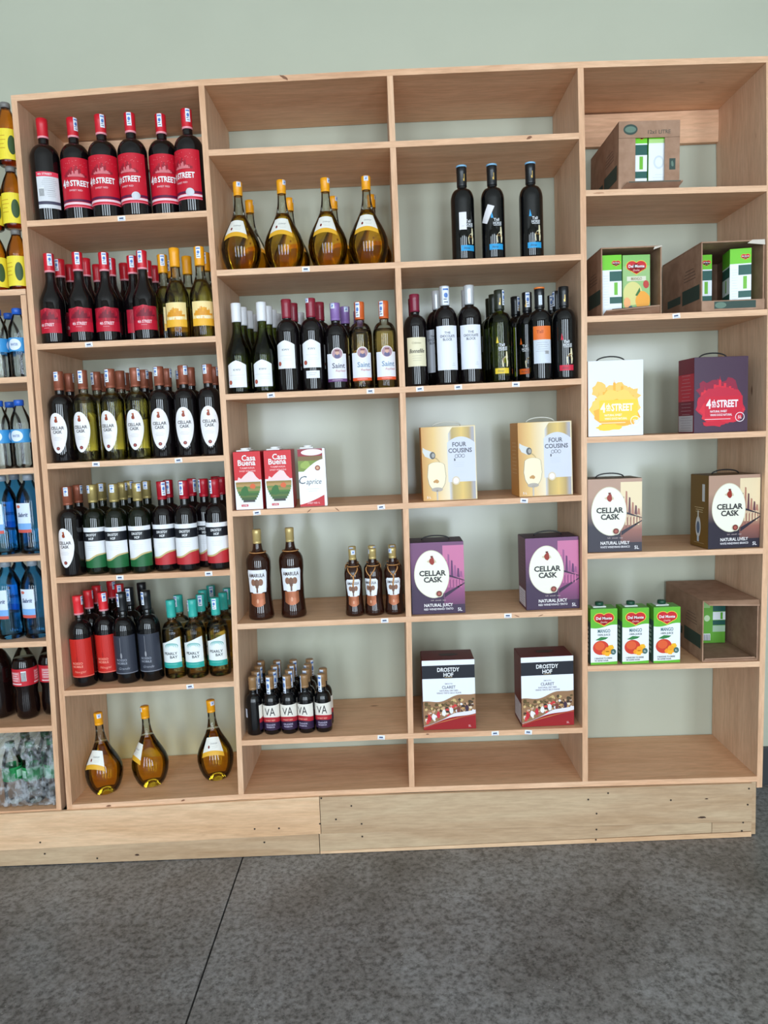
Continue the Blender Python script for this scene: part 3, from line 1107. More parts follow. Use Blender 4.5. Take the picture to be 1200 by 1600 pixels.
# --- cream liqueur, large and small
def liqueur(s, hn):
    R = 0.0400 * s
    n = 0.0125 * (1 if s == 1 else 0.86)
    Hh = hn
    k = Hh
    p = [(0, .004), (R * .9, 0), (R * 1.02, .003 * s), (R * 1.05, .010), (R * 1.0, .03 * s), (R * .93, .07 * s), (R * .93, k * .45), (R, k * .56), (R * 1.0, k * .64),
         (R * .95, k * .68), (R * .82, k * .715), (R * .6, k * .745), (n * 1.45, k * .765), (n * 1.32, k * .78), (n * 1.1, k * .84), (n, k * .88), (n, k - .001), (n * .8, k), (0, k)]
    a = wrap(p, 0, R)
    zt, zm, zb = k * .565, k * .30, k * .15
    w = 0.0350 * s
    a.strip([-w, -w * .8, 0, w * .8, w], lambda x: zm + (k * .13 if abs(x) > w * .95 else (0.004 * s if abs(x) > w * .5 else 0)) * 1.0,
            lambda x: zt - (k * .03 if abs(x) > w * .95 else 0.0), P(232, 234, 240), 0, 4)
    a.text('AMARULA', 0, k * .505, 0.0125 * s, P(60, 40, 36), 3, 0.054 * s, 0.02)
    el = P(120, 84, 66)
    a.ell(0, k * .41, 0.0085 * s, 0.016 * s, el, 2, 10)
    a.ell(-0.013 * s, k * .425, 0.0085 * s, 0.0115 * s, P(140, 100, 80), 1, 10)
    a.ell(0.013 * s, k * .425, 0.0085 * s, 0.0115 * s, P(140, 100, 80), 1, 10)
    a.rect(-0.0028 * s, 0.0028 * s, k * .31, k * .40, P(104, 72, 58), 3)
    for sg in (-1, 1):
        a.poly([(sg * 0.005 * s, k * .385), (sg * 0.008 * s, k * .385), (sg * 0.006 * s, k * .315)], P(240, 236, 226), 3)
    b = wrap(p, 0, R)
    cop = mat('copper_label', (166, 96, 62), 0.35, 0.3)
    b.strip([-w * .72, -w * .5, 0, w * .5, w * .72], lambda x: zb + (k * .035) * (abs(x) / w * 1.4) ** 2, zm + 0.001, cop, 0, 4)
    b.ell(0, k * .215, 0.0035 * s, 0.0075 * s, P(216, 160, 130), 2, 8)
    ring = R * .60
    cord = tube('neck_cord', [(ring * 1.1 * math.sin(q * math.pi / 8), -ring * 1.1 * math.cos(q * math.pi / 8), k * .745 + .001) for q in range(17)], 0.0016, mat('tan_cord', (196, 140, 84), 0.8), 6)
    cords = [('neck_cord', cord, 'tan cord around the neck')]
    if s < 1:
        rr = R * 1.0
        for q0, q1 in ((-0.75, 0.05), (0.75, 0.05)):
            pts = []
            for i in range(7):
                t = i / 6
                z = k * (.735 - .13 * t)
                q = q0 + (q1 - q0) * t
                r = rfun(p)(z) + 0.0022
                pts.append((r * math.sin(q), -r * math.cos(q), z))
            cords.append(('cord_strand', tube('cord_strand', pts, 0.0018, mat('tan_cord', (196, 140, 84), 0.8), 6), None))
        pts = []
        for i in range(7):
            z = k * (.61 - .16 * i / 6)
            r = rfun(p)(z) + 0.0024
            q = 0.05 + 0.05 * math.sin(i)
            pts.append((r * math.sin(q), -r * math.cos(q), z))
        cords.append(('cord_tail', tube('cord_tail', pts, 0.0024, mat('tan_cord', (196, 140, 84), 0.8), 6), None))
    key = 'liqueur' if s == 1 else 'liqueur_small'
    std_bottle(key, 'liqueur_bottle', 'large brown liqueur bottle' if s == 1 else 'small brown liqueur bottle with cord', p, BROWNG, n, k * .845,
               mat('pale_gold_cap', (200, 176, 116), 0.3, 0.35), [('label', a, 'white shield label with an elephant head'), ('lower_label', b, 'copper tongue label')],
               'cream liqueur bottles', extra=cords, stamp=None if s == 1 else (-.2, .016))


liqueur(1, 0.300)
liqueur(0.74, 0.222)

# --- small dark bottle with VA label
pr = bordeaux(0.192, 0.0272, 0.0120, 0.108, 0.136)
a = wrap(pr)
w = 0.040
xs = [-w + 2 * w * i / 16 for i in range(17)]
a.rect(-w, w, 0.016, 0.100, P(46, 30, 58), 0)
a.strip(xs, 0.055, 0.100, P(232, 226, 216), 1)
a.strip(xs, lambda x: 0.043 + 0.002 * math.cos(x * 90), lambda x: 0.058 + 0.003 * math.cos(x * 70), P(176, 40, 52), 2)
a.text('V', -0.0085, 0.079, 0.024, P(34, 26, 34), 3, 0.017, 0.0)
a.text('A', 0.0085, 0.0795, 0.028, P(34, 26, 34), 3, 0.017, 0.0)
a.text('SWEET RED', 0, 0.0500, 0.0045, P(240, 170, 150), 3)
a.text('GRANDE', 0, 0.0350, 0.0055, P(190, 180, 206), 3)
a.text('RESERVA', 0, 0.0270, 0.0050, P(190, 180, 206), 3)
b = wrap(pr, math.pi * 0.93)
b.rect(-0.010, 0.010, 0.06, 0.09, P(214, 222, 240), 2)
lines(b, 0, 0.084, 0.014, 5, 0.005, GREYT, 3)
std_bottle('va', 'wine_bottle', 'small dark bottle with cream label', pr, BLACKG, 0.0120, 0.150, mat('tan_cap', (150, 114, 76), 0.4), [('label', a, 'cream, red and purple label'), ('back_label', b, None)],
           'small dark bottles on the sixth shelf', stamp=(-.1, 0.062))

# --- giraffe-label bottles
def giraffe(pr, band, glass, key, desc, group, capm, words=True, fill=None, stampphi=None):
    a = wrap(pr)
    a.rect(-0.020, 0.024, 0.028, 0.046, band, 0)
    a.text('Shiraz', -0.002, 0.037, 0.006, P(60, 60, 70), 3, 0.02, 0.0, 0.3)
    b = wrap(pr)
    g = P(226, 214, 176)
    b.poly([(0.004, 0.050), (0.020, 0.050), (0.022, 0.066), (0.018, 0.086), (0.010, 0.082), (0.002, 0.070)], g, 0)
    b.rect(0.0085, 0.0135, 0.050, 0.062, BLACK, 1)
    b.poly([(0.014, 0.080), (0.021, 0.078), (0.019, 0.100), (0.015, 0.100)], g, 1)
    for i in range(6):
        b.ell(random.uniform(0.005, 0.018), random.uniform(0.064, 0.080), 0.0016, 0.002, P(150, 112, 60), 2, 6)
    b.text('Tall', 0.003, 0.122, 0.0085, P(216, 218, 222), 3, None, 0.02)
    b.text('HORSE', 0.006, 0.111, 0.0085, P(216, 218, 222), 3, 0.026, 0.02)
    b.rect(-0.006, 0.019, 0.1035, 0.105, P(216, 218, 222), 1)
    b.poly([(-0.014, 0.128), (-0.006, 0.128), (-0.011, 0.150)], band, 1)
    z = 0.266
    cc = wrap(pr)
    gold = mat('gold_print', (206, 170, 96), 0.3, 0.4)
    cc.rect(0.0035, 0.0085, z - 0.012, z + 0.010, gold, 7)
    cc.rect(-0.0025, 0.0085, z - 0.012, z - 0.004, gold, 7)
    std_bottle(key, 'wine_bottle', desc, pr, glass, 0.0140, 0.238, capm, [('label', a, 'coloured base band'), ('giraffe_print', b, 'printed giraffe and lettering'), ('neck_print', cc, 'gold neck print')],
               group, rings=False, stamp=(stampphi, 0.05) if stampphi is not None else None)


prg = bordeaux(0.303, 0.0362, 0.0140, 0.192, 0.232, 0.5)
CAPBL = mat('black_cap', (18, 19, 22), 0.3)
giraffe(prg, P(40, 150, 206), BLACKG, 'tall_blue', 'black bottle with sky-blue band', 'sky-blue-band black bottles', CAPBL)
giraffe(prg, P(200, 36, 62), BLACKG, 'tall_red', 'black bottle with crimson band', 'crimson-band black bottles', CAPBL, stampphi=-.9)
giraffe(prg, P(222, 190, 50), OLIVE, 'tall_green', 'green bottle with yellow band', 'yellow-band green bottles', mat('dark_green_cap', (34, 38, 26), 0.3), stampphi=0.5)
giraffe(prg, P(226, 100, 30), BLACKG, 'tall_orange', 'black bottle with orange band', 'orange-band black bottles', CAPBL, stampphi=0.5)
rim = lathe('cap_rim', [(0.0142, 0.2995), (0.0165, 0.3000), (0.0165, 0.3050), (0.0140, 0.3056), (0, 0.3056)], mat('sky_rim', (130, 180, 214), 0.35), 18)
st = Art(lambda x, z, l: ((prg[6][0] + 0.0012) * math.sin(x / 0.0362 - 0.35), -(prg[6][0] + 0.0012) * math.cos(x / 0.0362 - 0.35), z))
st.rect(-0.011, 0.011, 0.095, 0.150, P(226, 222, 226), 0)
lines(st, 0, 0.130, 0.012, 4, 0.008, GREYT, 0)
KIND['tall_blue']['parts'] += [('cap_rim', rim, 'pale blue cap rim')]
KIND['tall_blue_tag'] = dict(KIND['tall_blue'], parts=KIND['tall_blue']['parts'] + [('sticker', st.build('sticker'), 'white paper sticker')])
st = Art(lambda x, z, l: ((prg[6][0] + 0.0012) * math.sin((x + (z - .15) * .45) / 0.0362 - 0.55), -(prg[6][0] + 0.0012) * math.cos((x + (z - .15) * .45) / 0.0362 - 0.55), z - x * 0.4))
st.rect(-0.010, 0.010, 0.115, 0.168, P(226, 222, 226), 0, 10, 8)
KIND['tall_blue_slant'] = dict(KIND['tall_blue'], parts=KIND['tall_blue']['parts'] + [('sticker', st.build('sticker'), 'slanted white paper sticker')])
a = wrap(prg)
a.rect(-0.029, 0.029, 0.055, 0.176, P(206, 212, 222), 0)
a.rect(-0.029, 0.029, 0.132, 0.176, P(226, 110, 40), 1)
a.text('Tall', -0.008, 0.158, 0.010, P(170, 70, 20), 3)
barcode(a, 0.006, 0.085, 0.014, 0.012)
lines(a, 0.0, 0.122, 0.045, 5, 0.007, GREYT)
b = wrap(prg)
b.rect(-0.012, 0.012, 0.247, 0.278, P(206, 214, 226), 7)
lines(b, 0, 0.270, 0.014, 4, 0.006, SEALB, 8)
std_bottle('tall_back', 'wine_bottle', 'black bottle with white-and-orange label', prg, BLACKG, 0.0140, 0.238, CAPBL, [('label', a, 'orange and white back label'), ('neck_label', b, 'white neck stamp')],
           'orange-band black bottles', rings=False, extra=[('cap_rim', lathe('cap_rim', [(0.0142, 0.2995), (0.0165, 0.3), (0.0165, 0.305), (0.014, 0.3056), (0, 0.3056)], mat('orange_rim', (226, 120, 50), 0.35), 18), 'orange cap rim')])
# --- cream chateau label, and tall white label
pr = bordeaux(0.288, 0.0355, 0.0142, 0.186, 0.224)
a = wrap(pr)
a.rect(-0.032, 0.032, 0.062, 0.152, P(226, 216, 184), 0)
a.text('Château', 0.0, 0.135, 0.006, P(170, 160, 130), 3)
a.text('Bonnefille', 0.0, 0.110, 0.0125, P(60, 56, 54), 3, 0.048, 0.012, 0.35)
lines(a, 0, 0.094, 0.04, 3, 0.007, P(176, 166, 140))
std_bottle('chateau', 'wine_bottle', 'dark bottle with wine-red foil', pr, DARK, 0.0142, 0.234, mat('wine_red_foil', (124, 26, 52), 0.3), [('label', a, 'cream label with script')],
           'wine-red-foil dark bottles', rings=False)
pr = bordeaux(0.310, 0.0368, 0.0142, 0.204, 0.246)
a = wrap(pr)
a.rect(-0.036, 0.036, 0.046, 0.184, P(228, 230, 240), 0)
a.text('THE', 0.001, 0.162, 0.0070, P(90, 92, 104), 3)
a.text('CHOCOLATE', 0.001, 0.1515, 0.0078, P(80, 82, 96), 3, 0.046, 0.014)
a.text('BLOCK', 0.001, 0.1410, 0.0078, P(80, 82, 96), 3, 0.028, 0.014)
lines(a, 0.018, 0.066, 0.012, 2, 0.006, P(170, 172, 184))
b = wrap(pr, 1.75)
b.rect(-0.014, 0.014, 0.100, 0.150, P(206, 206, 224), 0)
lines(b, 0, 0.14, 0.02, 6, 0.006, GREYT)
std_bottle('choc', 'wine_bottle', 'dark bottle with tall white label', pr, DARK, 0.0142, 0.250, mat('silver_foil', (206, 208, 212), 0.3, 0.3), [('label', a, 'tall white label'), ('side_label', b, None)],
           'tall-white-label dark bottles', rings=False)
KIND['choc_seal'] = dict(KIND['choc'], parts=KIND['choc']['parts'] + [('tax_stamp', stamp_mesh(0.0142, 0.252, 0.308, 0.05, 0.022), 'white and blue paper tax stamp')])

# true heights, bottle by bottle
_done = set()
for _k, _zs in dict(magnum=.937, magnum_medal=.937, street_red=.93, street_yellow=.93, cask_dark=.96, cask_white=.96, nobile_red=.965, nobile_dark=.965,
                    bay=.925, bulb=.966, kwv_white=.957, kwv_red=.96, kwv_tag=.96, saint_red=.932, saint_amber=.932, liqueur=.975, liqueur_small=.97,
                    tall_blue=.9375, tall_blue_tag=.9375, tall_blue_slant=.9375, tall_red=.9375, tall_green=.9375, tall_orange=.9375, tall_back=.9375,
                    chateau=.984, choc=.977, choc_seal=.977).items():
    for _n, _me, _l in KIND[_k]['parts']:
        if _me.name not in _done:
            _done.add(_me.name)
            _me.transform(Matrix.Diagonal((1, 1, _zs, 1)))

# ------------------------------------------------------------------ bottles: placing
ORD = ['first', 'second', 'third', 'fourth', 'fifth', 'sixth', 'seventh', 'eighth', 'ninth', 'tenth', 'eleventh', 'twelfth']
ROWN = ['front row', 'second row', 'third row', 'fourth row', 'back row']


def settle(items, xa, xb, ya=0.004, yb=D - 0.004):
    """nudge round-bottomed things apart until none overlap: items are [x, y, r]"""
    for it in range(400):
        worst = 0
        for i in range(len(items)):
            for j in range(i):
                p, q = items[i], items[j]
                dx, dy = p[0] - q[0], p[1] - q[1]
                d = math.hypot(dx, dy) or 1e-6
                o = p[2] + q[2] + 0.0006 - d
                if o > 0:
                    worst = max(worst, o)
                    dx, dy = dx / d, dy / d
                    p[0] += dx * o * .5
                    p[1] += dy * o * .5
                    q[0] -= dx * o * .5
                    q[1] -= dy * o * .5
        for p in items:
            p[0] = min(max(p[0], xa + p[2] + .001), xb - p[2] - .001)
            p[1] = min(max(p[1], ya + p[2]), yb - p[2])
        if worst < 1e-4:
            break


COLX = {'a': (0, 1), 'b': (1, 2), 'd': (2, 3), 'c': (3, 4)}


def shelf_row(cell, where, off, sc, rows):
    """rows: (kind, cap x, cap y in the crop, row, y of the axis, turn)"""
    z = shelf_z(cell, 0.3 if cell[0] == 'a' else 0.9)
    i, j = COLX[cell[0]]
    xa = max(px_(i, z + .05), px_(i, z + .25)) + T / 2
    xb = min(px_(j, z + .05), px_(j, z + .25)) - T / 2
    lean = 0.2 * abs(shelf_z(cell, xb) - shelf_z(cell, xa)) / (xb - xa)
    xa, xb = xa + lean, xb - lean
    its = []
    for k, cx, cy, row, y, turn in rows:
        x, _ = px_at(off[0] + cx / sc, off[1] + cy / sc, y)
        its.append([x, y, KIND[k]['r']])
    settle(its, xa, xb)
    seen = {}
    for idx in sorted(range(len(rows)), key=lambda q: its[q][0]):
        k, cx, cy, row, y, turn = rows[idx]
        seen.setdefault((KIND[k]['desc'], row), []).append(idx)
    for (desc, row), ids in seen.items():
        for n, idx in enumerate(ids):
            k = rows[idx][0]
            x, y, _ = its[idx]
            lab = desc + ', ' + ROWN[row] + ((' ' + ORD[n] + ' from left') if len(ids) > 1 else '') + ', ' + where
            # the label of a bottle turns towards the customer
            put(k, (x, y, shelf_z(cell, x) + 0.0006), rows[idx][5], lab, tilt=(shelf_z(cell, x + .02) - shelf_z(cell, x - .02)) / .04)


R_ = math.radians
shelf_row('a1', 'left column top shelf', (0, 130), 3.4286, [
    ('magnum', 232, 200, 0, .058, R_(205)), ('magnum', 397, 187, 0, .062, R_(12)), ('magnum', 557, 180, 0, .056, R_(2)),
    ('magnum_medal', 711, 167, 0, .058, R_(-14)), ('magnum', 874, 165, 0, .064, R_(6)), ('magnum_medal', 1010, 140, 0, .056, R_(-26))])
shelf_row('a2', 'left column second shelf', (0, 350), 3.3333, [
    ('street_red', 238, 155, 0, .045, R_(-14)), ('street_red', 421, 150, 0, .042, R_(4)), ('street_red', 541, 170, 0, .085, R_(8)), ('street_red', 728, 167, 0, .085, R_(6)),
    ('street_red', 293, 183, 1, .115, R_(20)), ('street_red', 468, 210, 1, .125, R_(160)), ('street_red', 588, 200, 1, .125, R_(-20)), ('street_red', 697, 195, 1, .120, R_(40)),
    ('street_red', 340, 210, 2, .195, R_(60)), ('street_red', 388, 235, 2, .250, R_(60)), ('street_red', 508, 230, 2, .215, R_(90)), ('street_red', 633, 225, 2, .200, R_(-60)), ('street_red', 676, 250, 3, .280, R_(100)), ('street_red', 768, 230, 2, .190, R_(-60)), ('street_red', 801, 245, 3, .255, R_(-90)),
    ('street_yellow', 846, 188, 1, .120, R_(60)), ('street_yellow', 912, 130, 0, .045, R_(0)), ('street_yellow', 1040, 127, 0, .046, R_(14)),
    ('street_yellow', 988, 210, 1, .150, R_(-40)), ('street_yellow', 882, 220, 2, .200, R_(30)), ('street_yellow', 1080, 165, 1, .125, R_(70))])
shelf_row('a3', 'left column third shelf', (0, 540), 3.2432, [
    ('cask_dark', 298, 128, 0, .045, R_(-6)), ('cask_white', 415, 123, 0, .045, R_(-10)), ('cask_white', 558, 118, 0, .046, R_(-14)), ('cask_white', 693, 117, 0, .046, R_(-6)),
    ('cask_dark', 826, 107, 0, .046, R_(0)), ('cask_dark', 957, 103, 0, .046, R_(2)), ('cask_dark', 1060, 98, 0, .044, R_(4)),
    ('cask_dark', 337, 138, 1, .125, R_(40)), ('cask_white', 485, 132, 1, .115, R_(-40)), ('cask_white', 518, 135, 2, .190, R_(70)), ('cask_white', 616, 135, 1, .125, R_(30)), ('cask_white', 600, 138, 3, .260, R_(60)), ('cask_white', 655, 140, 2, .195, R_(-60)),
    ('cask_dark', 757, 130, 1, .125, R_(60)), ('cask_dark', 724, 122, 2, .200, R_(-70)), ('cask_dark', 858, 115, 1, .125, R_(60)), ('cask_dark', 912, 137, 2, .190, R_(-60)), ('cask_dark', 1018, 130, 1, .125, R_(-30)), ('cask_dark', 1090, 112, 1, .130, R_(50))])
shelf_row('a4', 'left column fourth shelf', (0, 720), 3.1579, [
    ('cask_dark', 342, 130, 0, .047, R_(-14)), ('hof_green', 448, 125, 0, .047, R_(-4)), ('hof_green', 548, 110, 0, .047, R_(-2)), ('hof_green', 653, 118, 0, .047, R_(0)),
    ('hof_red', 755, 98, 0, .047, R_(2)), ('hof_red', 876, 92, 0, .047, R_(4)), ('hof_red', 990, 90, 0, .062, R_(4)), ('hof_red', 1072, 90, 0, .047, R_(6)),
    ('cask_dark', 398, 125, 1, .125, R_(40)), ('hof_green', 500, 118, 1, .125, R_(40)), ('hof_green', 598, 105, 1, .125, R_(30)), ('hof_green', 637, 105, 2, .200, R_(60)), ('hof_green', 703, 102, 1, .130, R_(-40)),
    ('hof_red', 820, 100, 1, .125, R_(30)), ('hof_red', 945, 88, 1, .135, R_(70)), ('hof_red', 1022, 92, 1, .140, R_(-70)), ('hof_red', 1062, 85, 2, .200, R_(60))])
shelf_row('a5', 'left column fifth shelf', (0, 890), 3.0769, [
    ('nobile_red', 362, 120, 0, .080, R_(-8)), ('nobile_red', 460, 118, 0, .080, R_(-6)), ('nobile_dark', 560, 110, 0, .080, R_(-8)), ('nobile_dark', 706, 97, 0, .082, R_(-8)),
    ('nobile_red', 400, 98, 1, .150, R_(30)), ('nobile_red', 436, 75, 2, .220, R_(60)), ('nobile_red', 497, 60, 2, .230, R_(-30)), ('nobile_red', 540, 58, 3, .300, R_(40)),
    ('nobile_dark', 625, 68, 1, .155, R_(30)), ('nobile_dark', 685, 50, 2, .230, R_(-30)),
    ('bay', 808, 145, 0, .094, R_(-6)), ('bay', 860, 122, 1, .165, R_(30)), ('bay', 935, 140, 0, .094, R_(-4)), ('bay', 1036, 133, 0, .094, R_(-2)),
    ('bay', 968, 118, 1, .165, R_(40)), ('bay', 985, 78, 2, .235, R_(-50)), ('bay', 1015, 60, 3, .305, R_(30)), ('bay', 1078, 115, 1, .165, R_(-30)), ('bay', 1098, 70, 2, .240, R_(80))])
shelf_row('a9', 'left column bottom shelf', (0, 1070), 3.0769, [
    ('bulb', 482, 135, 0, .090, R_(-14)), ('bulb', 705, 98, 0, .125, R_(-52)), ('bulb', 1022, 75, 0, .145, R_(6))])
shelf_row('b2', 'second column upper shelf', (310, 90), 3.75, [
    ('bulb', 230, 738, 0, .068, R_(-8)), ('bulb', 485, 718, 0, .068, R_(-4)), ('bulb', 748, 715, 0, .068, R_(-4)), ('bulb', 976, 692, 0, .068, R_(-4)),
    ('bulb', 300, 845, 1, .255, R_(20)), ('bulb', 533, 840, 1, .250, R_(20)), ('bulb', 808, 832, 1, .255, R_(30)), ('bulb', 1030, 822, 1, .255, R_(20))])
shelf_row('b3', 'second column third shelf', (330, 410), 3.871, [
    ('kwv_white', 140, 250, 0, .046, R_(-4)), ('kwv_white', 302, 245, 0, .046, R_(-2)), ('kwv_white', 187, 275, 1, .122, R_(40)), ('kwv_white', 225, 297, 2, .200, R_(60)), ('kwv_white', 262, 335, 3, .278, R_(60)),
    ('kwv_white', 340, 272, 1, .122, R_(-40)), ('kwv_white', 368, 292, 2, .200, R_(60)), ('kwv_white', 405, 340, 3, .280, R_(30)), ('kwv_white', 525, 325, 3, .280, R_(30)),
    ('kwv_red', 468, 225, 0, .046, R_(-10)), ('kwv_red', 494, 255, 1, .122, R_(60)), ('kwv_tag', 625, 220, 0, .046, R_(-2)), ('kwv_red', 655, 280, 1, .124, R_(60)),
    ('saint_red', 772, 247, 0, .046, R_(0)), ('saint_red', 808, 270, 1, .122, R_(60)), ('saint_red', 890, 320, 2, .220, R_(60)),
    ('saint_amber', 925, 240, 0, .046, R_(4)), ('saint_amber', 1057, 240, 0, .046, R_(4))])
shelf_row('b5', 'second column fifth shelf', (350, 790), 3.871, [
    ('liqueur', 200, 145, 0, .074, R_(-4)), ('liqueur', 398, 133, 0, .082, R_(2)),
    ('liqueur_small', 797, 262, 0, .060, R_(-2)), ('liqueur_small', 912, 258, 0, .060, R_(-22)), ('liqueur_small', 1020, 255, 0, .060, R_(-4)),
    ('liqueur_small', 780, 225, 1, .125, R_(-30)), ('liqueur_small', 890, 220, 1, .125, R_(40)), ('liqueur_small', 1026, 212, 1, .125, R_(20))])
shelf_row('b6', 'second column sixth shelf', (360, 960), 4.0, [
    ('va', 130, 405, 0, .062, R_(128)), ('va', 243, 382, 0, .062, R_(-4)), ('va', 345, 375, 0, .062, R_(-2)), ('va', 448, 372, 0, .062, R_(-22)), ('va', 548, 357, 0, .062, R_(-6)),
    ('va', 147, 375, 1, .118, R_(30)), ('va', 255, 350, 1, .118, R_(10)), ('va', 352, 340, 1, .118, R_(10)), ('va', 444, 337, 1, .118, R_(-10)), ('va', 550, 340, 1, .118, R_(10)),
    ('va', 158, 345, 2, .174, R_(30)), ('va', 262, 330, 2, .174, R_(20)), ('va', 358, 325, 2, .174, R_(0)), ('va', 452, 320, 2, .174, R_(10)),
    ('va', 175, 320, 3, .230, R_(20)), ('va', 268, 318, 3, .230, R_(0)), ('va', 364, 310, 3, .230, R_(10)), ('va', 458, 308, 3, .230, R_(20))])
shelf_row('d2', 'third column upper shelf', (600, 90), 3.75, [
    ('tall_blue_tag', 455, 637, 0, .046, R_(14)), ('tall_blue_slant', 632, 625, 0, .046, R_(4)), ('tall_blue', 858, 618, 0, .046, R_(2))])
shelf_row('d3', 'third column third shelf', (610, 400), 3.871, [
    ('chateau', 148, 235, 0, .046, R_(0)), ('chateau', 112, 275, 1, .122, R_(60)),
    ('choc_seal', 330, 185, 0, .046, R_(2)), ('choc', 475, 182, 0, .046, R_(-4)), ('choc', 286, 220, 1, .112, R_(-30)), ('choc', 462, 225, 1, .124, R_(40)),
    ('tall_green', 660, 207, 0, .046, R_(-6)), ('tall_green', 628, 245, 1, .120, R_(40)), ('tall_green', 607, 262, 2, .195, R_(30)),
    ('tall_back', 890, 195, 0, .046, R_(0)), ('tall_orange', 835, 218, 1, .105, R_(-30)), ('tall_orange', 772, 240, 2, .170, R_(30)),
    ('tall_red', 1062, 190, 0, .046, R_(-8)), ('tall_red', 1014, 215, 1, .115, R_(10)), ('tall_red', 985, 235, 2, .185, R_(10))])

# ------------------------------------------------------------------ boxed wine
def flat(d):
    """front print of a box of depth d (front at -d/2)"""
    return Art(lambda x, z, l: (x, -d / 2 - 0.0004 - 0.00022 * l, z))


def side(w):
    """left side print of a box of width w: x runs from back (-) to front (+)"""
    return Art(lambda x, z, l: (-w / 2 - 0.0004 - 0.00022 * l, -x, z))


def handle(w, h, rise, m, span=0.045):
    pts = [(span * math.cos(math.pi * (1 - i / 14)), 0.0, h + 0.0004 + rise * math.sin(math.pi * i / 14)) for i in range(15)]
    return tube('handle', pts, 0.0022, m, 8)


HBLK = mat('black_plastic', (20, 20, 22), 0.35)
HCLR = mat('pale_plastic', (200, 200, 190), 0.3)


def bagbox(key, desc, w, h, d, body, front, lside, hm, rise, cat='wine box', group='five-litre wine boxes', topm=None):
    parts = [('carton', boxmesh('carton', -w / 2, w / 2, -d / 2, d / 2, 0, h, body, 0.0025), None),
             ('front_print', front.build('front_print'), 'printed front panel')]
    if lside:
        parts.append(('side_print', lside.build('side_print'), 'printed side panel'))
    if hm:
        parts.append(('handle', handle(w, h, rise, hm), 'carrying handle'))
    kind(key, 'wine_box', desc, cat, w, parts, group)
    KIND[key]['w'] = w


def px_box(key, cell, label, xl, xr, yb, yf, rz=0.0):
    """stand a box so that its front lower edge runs from pixel xl to xr"""
    x0, _ = px_at(xl, yb, yf)
    x1, _ = px_at(xr, yb, yf)
    k = KIND[key]
    x = (x0 + x1) / 2
    d = k['d']
    i, j = COLX[cell[0]]
    z = shelf_z(cell, x) + 0.1
    e = k['w'] / 2 * math.cos(rz) + d / 2 * abs(math.sin(rz)) + T / 2 + 0.003
    x = min(max(x, px_(i, z) + e), px_(j, z) - e)
    return put(key, (x, yf + d / 2, shelf_z(cell, x) + 0.0006), rz, label, tilt=(shelf_z(cell, x + .02) - shelf_z(cell, x - .02)) / .04)


BW, BH, BD = 0.171, 0.234, 0.112
# golden pour box
a = flat(BD)
u, v_ = BW / 2, BH
a.rect(-u, u, 0.001, v_ - 0.001, grad('golden_sweep', [(0.0, (196, 140, 66)), (0.22, (222, 184, 116)), (0.5, (230, 214, 184)), (1.0, (222, 204, 164))], 0), 0, 1, 2)
BOT = grad('bottle_print', [(0.42, (140, 132, 134)), (0.50, (196, 196, 204)), (0.56, (176, 150, 90)), (0.74, (216, 182, 100)), (0.88, (176, 148, 90)), (0.94, (160, 156, 162))], 0)
xs = [0.0 + (u * 0.95) * i / 12 for i in range(13)]
a.strip(xs, 0.002, lambda x: v_ - 0.004 - 0.020 * max(0, (0.012 - x) / 0.012), BOT, 1, 3)
a.strip([-0.004 + (u * 0.97 + 0.004) * i / 12 for i in range(13)], 0.058, lambda x: 0.200 - 10.0 * (x - 0.038) ** 2, P(204, 206, 220), 2)
a.text('FOUR', 0.034, 0.176, 0.0135, P(84, 84, 94), 4, 0.044, 0.024)
a.text('COUSINS', 0.036, 0.157, 0.0135, P(84, 84, 94), 4, 0.074, 0.024)
for i, (x, z) in enumerate(((0.024, 0.139), (0.034, 0.140), (0.045, 0.139))):
    for k in range(10):
        q0, q1 = 2 * math.pi * k / 10, 2 * math.pi * (k + 1) / 10
        a.poly([(x + r * math.cos(q), z + r * 1.1 * math.sin(q)) for r, q in ((.0055, q0), (.0055, q1), (.0042, q1), (.0042, q0))], P(80, 80, 86), 4)
a.rect(0.016, 0.020, 0.124, 0.132, P(80, 80, 86), 4)
lines(a, 0.032, 0.118, 0.045, 3, 0.006, P(190, 194, 206), 4)
lines(a, 0.032, 0.090, 0.040, 2, 0.005, P(200, 204, 214), 4)
a.ell(0.020, 0.062, 0.0125, 0.0135, P(214, 196, 170), 4, 12)
a.ell(0.020, 0.062, 0.0088, 0.0095, P(236, 226, 214), 5, 12)
# neck of the pouring bottle, and the glass
a.poly([(-u + 0.003, 0.156), (-u + 0.004, 0.170), (-u + 0.012, 0.164), (-u + 0.034, 0.155), (-u + 0.030, 0.132), (-u + 0.010, 0.142)], P(206, 206, 204), 3)
a.ell(-u + 0.034, 0.144, 0.0090, 0.0115, P(84, 84, 84), 4, 12)
a.ell(-u + 0.036, 0.144, 0.0050, 0.0070, P(160, 156, 150), 5, 12)
a.strip([-u + 0.038 + 0.026 * i / 8 for i in range(9)], lambda x: 0.134 - 0.026 * ((x + u - 0.038) / 0.026) ** 2 * 1.2, lambda x: 0.139 - 0.026 * ((x + u - 0.038) / 0.026) ** 2 * 1.2, P(190, 160, 110), 3)
gx = -u + 0.045
for r, m_, l in ((0.030, P(150, 140, 124), 3), (0.0285, P(240, 224, 190), 4)):
    n = 16
    xs = [gx - r + 2 * r * i / n for i in range(n + 1)]
    a.strip(xs, lambda x: 0.077 - (0.046 - (0.030 - r)) * math.sqrt(max(0, 1 - ((x - gx) / r) ** 2)), lambda x: 0.077 + 0.046 * max(0.0, 1 - ((x - gx) / r) ** 2) ** 0.16 * (1.0 if l == 3 else 0.99), m_, l)
a.blob(gx - 0.002, 0.062, 0.010, 0.008, P(190, 140, 80), 5, 10, 3, .5)
